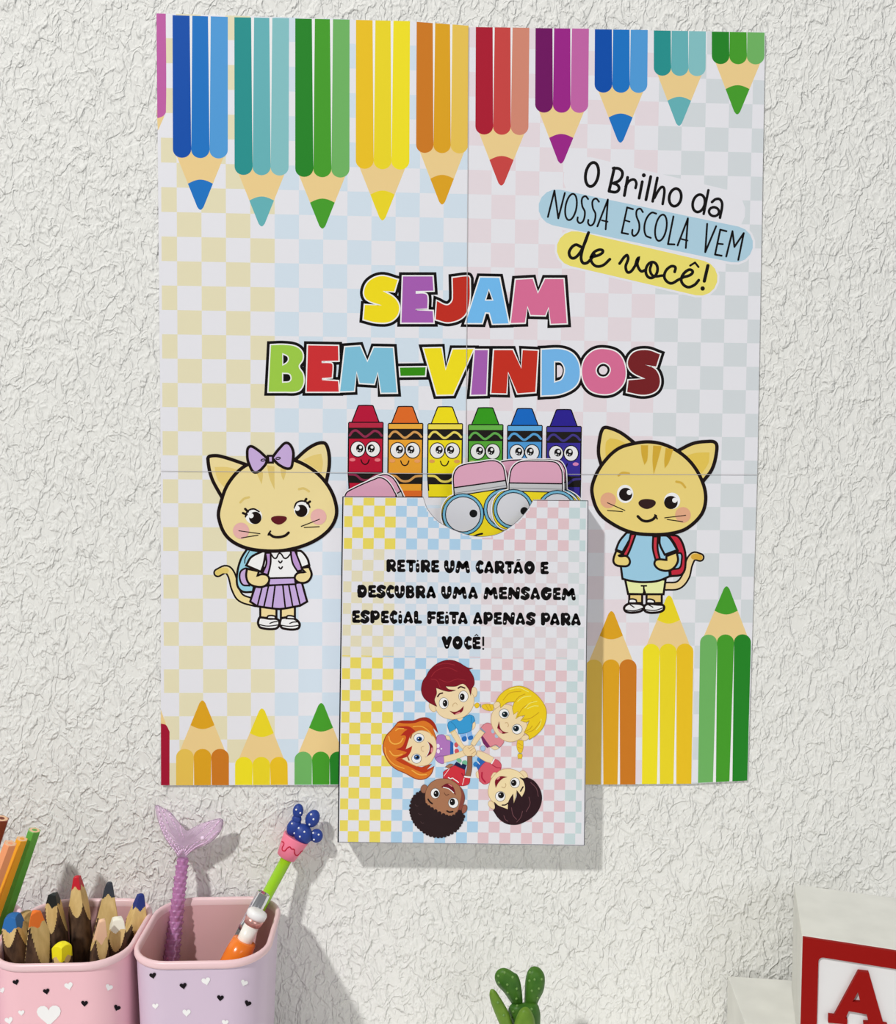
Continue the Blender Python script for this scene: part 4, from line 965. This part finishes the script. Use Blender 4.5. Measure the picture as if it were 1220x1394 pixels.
# ------------------------------------------------------------------ colored pencils in the cup at the left edge
def hexpencil(tx, ty, y, bx, by, r, c, core, nm):
    top = onY(tx, ty, y); bot = Vector((bx, by, DESK+0.0035)); ax = top-bot; L = ax.length
    t = thing('colored_pencil', nm, 'pencil', bot, 'colored pencils in the cup at the left edge')
    lathe('barrel', bot, ax, [(0, 0.0008), (0.018, r), (L-0.0002, r), (L, r*0.97)], mat(c, 0.3, None, 0.5), t, 6, True, False)
    axn = ax.normalized()
    lathe('bare_end', top-axn*0.0002, axn, [(0, r*0.80), (0.0003, r*0.78)], mat((226, 186, 150), 0.7), t, 18, True, False)
    lathe('core', top, axn, [(0, r*0.4), (0.0002, r*0.38)], mat(core, 0.6), t, 14, True, False)
hexpencil(47, 1130, -0.044, -0.338, -0.050, 0.0042, (92, 164, 66), (98, 158, 78), 'green colored pencil, rightmost in the cup at the left edge')
hexpencil(30, 1142, -0.054, -0.345, -0.058, 0.0038, (230, 164, 40), (228, 160, 60), 'golden yellow colored pencil between the green and peach ones')
hexpencil(14, 1148, -0.066, -0.352, -0.066, 0.0041, (236, 152, 104), (234, 160, 120), 'peach colored pencil left of the yellow one')
hexpencil(2, 1114, -0.044, -0.360, -0.046, 0.0050, (132, 58, 42), (120, 60, 44), 'brown colored pencil at the left edge')

# ------------------------------------------------------------------ pens in the lilac cup
def dist(p): return (p-CAM).dot(FW)/F                 # metres per photo pixel at a point
# mermaid tail pen
a = onY(249, 1168, -0.0135); b_ = onY(232, 1318, -0.031); axm = (a-b_).normalized(); tb = (DESK+0.006-a.z)/axm.z; b0 = a+axm*tb
mer = thing('mermaid_tail_pen', 'translucent lilac pen with glittery scales and mermaid tail fin in the lilac cup', 'pen', b0, 'pens in the lilac cup')
GL = mat((206, 146, 198), 0.18, 'lilac_translucent', 0.6, trans=0.5, ior=1.35); GF = mat((238, 214, 238), 0.2, 'pale_lilac_translucent', 0.5, trans=0.65, ior=1.25)
L = (a-b0).length; prof = []
nr = 330
for i in range(nr+1):
    h = L*i/nr; r = 0.0064-(0.0064-0.0038)*(i/nr)**1.2
    saw = (h/0.0036) % 1.0
    prof.append((h, r*(0.90+0.16*saw)))
lathe('scaly_barrel', b0, axm, prof, GL, mer, 36, True, True, lambda h, t: 1+0.16*(((h/0.0036) % 1.0)*math.cos(6*t+(int(h/0.0036) % 2)*math.pi)))
lathe('ink_tube', b0, axm, [(0.004, 0.0024), (L*0.72, 0.0020)], mat((238, 228, 240), 0.3), mer, 12)
FIN = crv(parse('298,365! 285,330 245,285 205,205 172,78 185,66 215,80 262,108 310,165 340,198 358,215! 385,198 440,172 490,155 545,143 565,158 545,225 490,282 420,315 375,340 350,372!'), True, 5)
y0 = -0.0115; cpt = (322, 292)
V = []; Fc = []; n = len(FIN); Lr = 7
pts3 = lambda p, yy: onY(170+p[0]/4.207, 1080+p[1]/4.207, yy)
for sgn in (-1, 1):
    base = len(V)
    V.append(pts3(cpt, y0+sgn*0.0026))
    for q in range(1, Lr+1):
        t = q/Lr
        for k, p in enumerate(FIN):
            rip = 0.00045*math.sin(k*2.1)*min(1, 2*t)
            th = 0.0004+0.0022*(1-t**2)+rip*(1-t*0.6)
            V.append(pts3((cpt[0]+(p[0]-cpt[0])*t, cpt[1]+(p[1]-cpt[1])*t), y0+sgn*th))
    for k in range(n):
        j = (k+1) % n
        f = [base, base+1+k, base+1+j]; Fc.append(f if sgn > 0 else f[::-1])
        for q in range(Lr-1):
            f = [base+1+q*n+k, base+1+(q+1)*n+k, base+1+(q+1)*n+j, base+1+q*n+j]; Fc.append(f if sgn > 0 else f[::-1])
half = 1+Lr*n
for k in range(n):
    j = (k+1) % n; Fc.append([1+(Lr-1)*n+k, 1+(Lr-1)*n+j, half+1+(Lr-1)*n+j, half+1+(Lr-1)*n+k])
fin = obj('tail_fin', V, Fc, GF, mer, smooth=True)
parts = []
for s in ('318,350 270,270 225,190 190,85', '322,345 290,260 250,180 215,92', '328,340 315,250 285,180 255,118', '335,330 338,270 325,220 318,185', '340,335 380,270 430,220 480,168', '345,345 400,290 470,240 540,160', '348,355 400,310 470,275 535,215', '312,358 262,290 222,220 200,160'):
    C = crv(parse(s), False, 4)
    for i in range(len(C)-1):
        p, q = pts3(C[i], y0-0.0022+0.0012*i/len(C)), pts3(C[i+1], y0-0.0022+0.0012*(i+1)/len(C))
        parts.append(lathe_geo(p, q-p, [(0, 0.00042), ((q-p).length, 0.00042)], 6))
obj('fin_ridge', *merge(parts), mat((236, 200, 232), 0.18, None, 0.6), fin, smooth=True)
V, Fc = sphere_geo(Matrix.Translation(pts3((446, 257), y0-0.0022)) @ Matrix.Scale(0.0016, 4), 14, 8); obj('stud', V, Fc, mat((232, 208, 232), 0.25), fin, smooth=True)

# cactus pen
t0 = onY(392, 1166, -0.0135); t1 = onY(320, 1299, -0.034); axc = (t0-t1).normalized(); cb = t0+axc*((DESK+0.006-t0.z)/axc.z)
# keep the hidden lower end inside the cup
cac = thing('cactus_pen', 'green pen topped with a dark blue cactus in a pink pot', 'pen', cb, 'pens in the lilac cup')
Lc = (t0-cb).length
lathe('barrel', cb, axc, [(0, 0.001), (0.012, 0.0036), (Lc+0.004, 0.0040)], mat((150, 204, 30), 0.25, None, 0.5, coat=0.3), cac, 20)
def cpx(x, y): return 370+x/13.94, 1085+y/13.94
pb = onY(*cpx(262, 1150), -0.0130); ptp = onY(*cpx(468, 762), -0.0105); axp = ptp-pb; hp = axp.length; kx = dist(pb)/13.94
lathe('pot', pb, axp, [(0, 150*kx), (0.0006, 182*kx), (hp*0.5, 222*kx), (hp-0.0008, 256*kx), (hp, 252*kx), (hp-0.0004, 225*kx)], mat((244, 124, 150), 0.45, None, 0.35), cac, 28)
# squiggle drawn on the front of the pot
potbv = BVHTree.FromPolygons([v.co+Vector(cb) for v in cac.children[-1].data.vertices], [list(p.vertices) for p in cac.children[-1].data.polygons])
parts = []; last = None
for p in crv(parse('190,845 225,860 232,900 200,960 205,1010 245,1022 290,975 340,945 375,985 425,995 430,1060 470,1110 520,1080 560,1030 600,1022'), False, 5):
    d_ = ray(*cpx(*p)).normalized(); h_ = potbv.ray_cast(CAM, d_)
    if h_[0] is None: last = None; continue
    q = h_[0]-d_*0.0001
    if last is not None and (q-last).length > 1e-6: parts.append(lathe_geo(last, q-last, [(0, 0.00042), ((q-last).length, 0.00042)], 6))
    last = q
if parts: obj('drip_line', *merge(parts), mat((190, 24, 60), 0.5), [c for c in cac.children if c.name.startswith('pot')][0])
blue = mat((34, 60, 138), 0.5, 'dark_blue_rubber', 0.35)
geo = []; EL = [(425, 580, 138, 172, 25, -0.0105), (500, 265, 102, 138, 8, -0.0105), (475, 420, 92, 100, 0, -0.0105), (775, 410, 132, 172, 25, -0.0105), (595, 700, 172, 198, -28, -0.0120), (850, 735, 122, 128, 0, -0.0105), (735, 775, 72, 62, 0, -0.0105)]
for x, y, rx, ry, rot, yy in EL:
    c_ = onY(*cpx(x, y), yy); k_ = dist(c_)/13.94; a_ = math.radians(rot)
    X = RT*math.cos(a_)-UP*math.sin(a_); Yv = RT*math.sin(a_)+UP*math.cos(a_)
    geo.append(sphere_geo(basisM(c_, X*rx*k_, FW*(0.85*min(rx, ry)*k_), Yv*ry*k_), 20, 14))
gv, gf = merge(geo); cactus = obj('cactus', gv, gf, blue, cac, smooth=True, label='dark blue cactus with white dots')
bv = BVHTree.FromPolygons(gv, gf); geo = []
for x, y in ((465, 240), (542, 302), (385, 503), (513, 590), (620, 660), (430, 686), (535, 752), (747, 330), (792, 422), (716, 520), (787, 682), (890, 714), (802, 808)):
    d_ = ray(*cpx(x, y)).normalized(); h_ = bv.ray_cast(CAM, d_)
    if h_[0] is not None:
        geo.append(sphere_geo(Matrix.Translation(h_[0]) @ Matrix.Scale(19*dist(h_[0])/13.94, 4), 10, 6))
obj('dots', *merge(geo), mat((226, 228, 240), 0.5), cactus, smooth=True)

# silver capped pen and the white and orange pen in front of it
def pen_axis(p, q):
    ax = (p-q).normalized(); return ax, p+ax*((DESK+0.006-p.z)/ax.z)
s0 = onY(359, 1216, -0.036); s1 = onY(312, 1309, -0.048)
ax, bt = pen_axis(s0, s1); Ls = (s0-bt).length
sil = thing('silver_capped_pen', 'clear barrelled pen with shiny silver end beside the green cactus pen', 'pen', bt, 'pens in the lilac cup')
chrome = mat((222, 224, 228), 0.12, 'polished_chrome', 0.5, metal=1.0)
lathe('clear_barrel', bt, ax, [(0, 0.0012), (0.012, 0.0043), (Ls-0.024, 0.0048)], mat((236, 232, 236), 0.08, 'clear_plastic', 0.5, trans=0.85, ior=1.25), sil, 24)
lathe('ink_tube', bt, ax, [(0.004, 0.0012), (Ls-0.025, 0.0016)], mat((84, 52, 62), 0.4), sil, 12)
lathe('silver_end', bt, ax, [(Ls-0.0255, 0.0052), (Ls-0.022, 0.0053), (Ls-0.021, 0.0049), (Ls, 0.0047), (Ls+0.0003, 0.0042), (Ls-0.002, 0.0038)], chrome, sil, 28, label='shiny silver metal')
w0 = onY(351.5, 1241, -0.054); w1 = onY(322, 1304, -0.060)
ax, bt = pen_axis(w0, w1); Lw = (w0-bt).length
oran = thing('white_and_orange_pen', 'pen with white round button and orange body at the right of the lilac cup', 'pen', bt, 'pens in the lilac cup')
ivory = mat((238, 236, 226), 0.3, 'ivory_plastic', 0.5); 
lathe('lower_barrel', bt, ax, [(0, 0.001), (0.012, 0.0062), (Lw-0.049, 0.0070)], ivory, oran, 24)
lathe('orange_body', bt, ax, [(Lw-0.0495, 0.0068), (Lw-0.046, 0.0086), (Lw-0.038, 0.0092), (Lw-0.028, 0.0088), (Lw-0.0195, 0.0078), (Lw-0.019, 0.0060)], mat((238, 122, 28), 0.22, 'orange_plastic', 0.5, coat=0.4), oran, 28, label='glossy orange plastic')
lathe('neck', bt, ax, [(Lw-0.0245, 0.0052), (Lw-0.009, 0.0050)], ivory, oran, 20)
lathe('collar', bt, ax, [(Lw-0.0092, 0.0046), (Lw-0.0085, 0.0058), (Lw-0.0045, 0.0063), (Lw-0.004, 0.0052)], mat((206, 158, 150), 0.25, None, 0.5, metal=0.6), oran, 24, label='rose metal collar')
lathe('button', bt, ax, [(Lw-0.0045, 0.0058), (Lw-0.0035, 0.0066), (Lw-0.0010, 0.0067), (Lw+0.0004, 0.0059), (Lw+0.0010, 0.0040), (Lw+0.0012, 0.0010)], mat((236, 236, 236), 0.35), oran, 28, label='white rounded button')

# ------------------------------------------------------------------ small artificial cactus
yc = -0.060
cbase = onY(716, 1400, yc); cz = DESK
cp = thing('toy_cactus', 'small green toy cactus with flat pads below the poster', 'plant', (cbase.x, yc, cz))
def kp(x, y): return 640+x/8.714, 1290+y/8.714
GR = noisy((48, 96, 22), (66, 110, 32), 120, 0.45, 'cactus_green'); GR2 = noisy((90, 126, 34), (104, 138, 44), 120, 0.45, 'cactus_light_green')
def pad(name, outline, yy, th, m, lean=0.0, warts=()):
    P = crv(parse(outline), True, 5); cx = sum(p[0] for p in P)/len(P); cy = sum(p[1] for p in P)/len(P); n = len(P); V = []; Fc = []
    lo = max(p[1] for p in P); R_ = 6
    Yat = lambda y, q: yy+lean*(lo-y)/8.714*0.0005+q
    for sg in (-1, 1):
        b = len(V); V.append(onY(*kp(cx, cy), Yat(cy, sg*th)))
        for q in range(1, R_+1):
            t = q/R_
            for p in P:
                x, y = cx+(p[0]-cx)*t, cy+(p[1]-cy)*t; V.append(onY(*kp(x, y), Yat(y, sg*th*math.sqrt(max(0, 1-t**2.6)))))
        for k in range(n):
            j = (k+1) % n
            f = [b, b+1+k, b+1+j]; Fc.append(f if sg > 0 else f[::-1])
            for q in range(R_-1):
                f = [b+1+q*n+k, b+1+(q+1)*n+k, b+1+(q+1)*n+j, b+1+q*n+j]; Fc.append(f if sg > 0 else f[::-1])
    o = obj(name, V, Fc, m, cp, smooth=True)
    if warts:
        bv = BVHTree.FromPolygons(V, Fc); g = []
        for x, y in warts:
            d_ = ray(*kp(x, y)).normalized(); h_ = bv.ray_cast(CAM, d_)
            if h_[0] is not None: g.append(sphere_geo(Matrix.Translation(h_[0]) @ Matrix.Scale(0.00085, 4), 10, 6))
        if g: obj('warts', *merge(g), mat((104, 142, 72), 0.5), o, smooth=True)
pad('pad', '490,660! 400,530 320,440 292,350 320,275 390,240 460,258 520,295 560,320 595,400 615,520 625,640! 600,700 540,705', yc, 0.0050, GR, -0.15, ((410, 297), (338, 335), (343, 415), (443, 437), (505, 350), (553, 487), (447, 533), (550, 605)))
pad('pad', '645,640! 648,520 655,400 680,290 720,235 770,222 830,245 880,320 888,410 870,520 825,610 795,680! 720,720 660,700', yc+0.002, 0.0050, GR, 0.1, ((712, 295), (705, 393), (765, 378), (848, 375), (815, 485), (733, 512), (800, 595)))
pad('main_stem', '490,920 455,800 465,700 520,655 600,650 700,650 795,668 830,760 835,860 820,1000 760,1150 660,1220 560,1150 510,1020', yc, 0.0070, GR, 0.0, ((515, 760), (560, 690), (730, 730), (500, 830)))
pad('pad', '232,530 255,490 300,510 350,580 400,660 450,750 490,850 520,980 500,1060 430,1050 370,950 320,840 260,690 235,600', yc-0.008, 0.0038, GR2, -0.1, ((400, 800), (330, 650)))
pad('pad', '520,920 560,800 600,730 650,702 700,720 745,790 770,880 775,1000 740,1100 650,1130 560,1080 520,1000', yc-0.012, 0.0042, GR2, 0.0)
sb = onY(*kp(660, 1130), yc)
lathe('pot', Vector((sb.x, yc, DESK)), Vector((0, 0, 1)), [(0, 0.012), (0.001, 0.0135), (0.018, 0.0165), (0.020, 0.0165), (0.020, 0.014), (0.017, 0.0135)], mat((226, 224, 220), 0.5), cp, 28)

# ------------------------------------------------------------------ white blocks at the right
TZ = Z0-0.3335
P0 = onZ(1092, 1273, TZ); P1 = onZ(1220, 1292.5, TZ); d1 = (P1-P0).normalized(); d1.z = 0; d1.normalize(); d2 = Vector((-d1.y, d1.x, 0)); rot = math.atan2(d1.y, d1.x)
bw = 0.076; bd = min(0.074, (WALLY-0.001-P0.y)/max(d2.y, 1e-3)); bh = 0.0755
ctr = P0+d1*bw/2+d2*bd/2-Vector((0, 0, bh/2))
blk = thing('letter_block', 'white block with raised red frame and red letter A, standing on a flat white box', 'block', (ctr.x, ctr.y, TZ-bh))
offw = noisy((204, 204, 198), (213, 213, 207), 40, 0.55, 'off_white_board')
V, Fc = boxgeo(ctr, bw/2, bd/2, bh/2, rot); bevel(obj('block_body', V, Fc, offw, blk), 0.0006)
red = mat((140, 12, 8), 0.5, 'red_board', 0.12)
dn = Vector((0, 0, -1))
def onfront(u, v, d=0.0): return P0+d1*u+dn*v-d2*d                     # u right, v down, d out from the front face
def bar_mesh(outer, inner, d0, d1_):
    n = len(outer); V = [onfront(*p, d0) for p in outer]+[onfront(*p, d0) for p in inner]+[onfront(*p, d1_) for p in outer]+[onfront(*p, d1_) for p in inner]; Fc = []
    for i in range(n):
        j = (i+1) % n
        Fc += [[2*n+i, 2*n+j, 3*n+j, 3*n+i][::-1], [i, j, 2*n+j, 2*n+i], [n+i, 3*n+i, 3*n+j, n+j]]
    return V, Fc
def rr(x0, y0, x1, y1, r, n=6):
    out = []
    for cx, cy, a0 in ((x1-r, y0+r, -90), (x1-r, y1-r, 0), (x0+r, y1-r, 90), (x0+r, y0+r, 180)):
        for k in range(n+1): t = math.radians(a0+90*k/n); out.append((cx+r*math.cos(t), cy+r*math.sin(t)))
    return out
fw = 0.0098; fh = 0.0112
V, Fc = bar_mesh(rr(0.004, 0.004, bw-0.004, bh-0.004, 0.002), rr(bw/2-0.001, bh/2-0.001, bw/2+0.001, bh/2+0.001, 0.0005), 0, 0.0004)
V += [onfront(*p, 0.0004) for p in rr(bw/2-0.001, bh/2-0.001, bw/2+0.001, bh/2+0.001, 0.0005)]; Fc.append(list(range(len(V)-28, len(V))))
obj('face_panel', V, Fc, mat((214, 214, 215), 0.5, 'white_panel'), blk, label='plain white panel inside the frame')
V, Fc = bar_mesh(rr(0.0004, 0.0004, bw-0.0004, bh-0.0004, 0.0005), rr(fw, fh, bw-fw, bh-fh, 0.003), 0, 0.0022)
obj('red_frame', V, Fc, red, blk, label='raised red frame')
# the slab letter, outline in the face's own millimetres
def onface_px(x, y):
    o_ = P0-d2*0.0; d = ray(x, y); t = (o_-CAM).dot(d2)/d.dot(d2); h = CAM+d*t-P0
    return h.dot(d1), -h.z
zb = lambda x, y: onface_px(960+x/4.692, 1180+y/4.692)
def solid(P, holes, d0, d1_, nm, m):
    allp = [P]+holes; fl = [p for q in allp for p in q]
    tr = tessellate_polygon([[Vector((p[0], p[1], 0)) for p in q] for q in allp]); n = len(fl)
    V = [onfront(*p, d0) for p in fl]+[onfront(*p, d1_) for p in fl]; Fc = [[n+i for i in t] for t in tr]; b = 0
    for q in allp:
        for i in range(len(q)): j = (i+1) % len(q); Fc.append([b+i, b+j, n+b+j, n+b+i])
        b += len(q)
    o = obj(nm, V, Fc, m, blk); return o
AO = [zb(*p) for p in ((975, 652), (1042, 660), (1135, 985), (1160, 990), (1162, 1042), (1010, 1026), (1008, 976), (1040, 976), (1028, 925), (915, 905), (893, 952), (905, 955), (905, 990), (783, 978), (785, 930), (822, 934))]
AH = [zb(*p) for p in ((972, 785), (988, 848), (938, 846))]
obj_A = solid(AO, [AH], 0, 0.0030, 'letter_a', red); obj_A['label'] = 'raised red letter A'
# flat white box under it
zt = TZ-bh-0.0002
q0 = onZ(991, 1328.5, zt); q1 = onZ(1015, 1394, zt); e2 = (q0-q1); e2.z = 0; ln = e2.length; e2.normalize(); e1 = Vector((e2.y, -e2.x, 0)); rot2 = math.atan2(e1.y, e1.x)
lx, ly = 0.145, ln+0.035; hb = zt-DESK-0.0002
if q0.y > WALLY-0.001: q0 = q0-e2*((q0.y-WALLY+0.001)/e2.y)
c2 = q0+e1*lx/2-e2*ly/2-Vector((0, 0, hb/2))
ymax = max((c2+e1*sx*lx/2+e2*sy*ly/2).y for sx in (-1, 1) for sy in (-1, 1))
V, Fc = boxgeo(c2, lx/2, ly/2, hb/2, rot2)
bx2 = tag(obj('flat_box', V, Fc, offw, loc=(c2.x, c2.y, zt-hb)), 'flat plain white box under the letter block', 'box'); bevel(bx2, 0.0006)
print('box corner y', ymax, 'rot', math.degrees(rot), math.degrees(rot2), 'hb', hb, 'bd', bd)
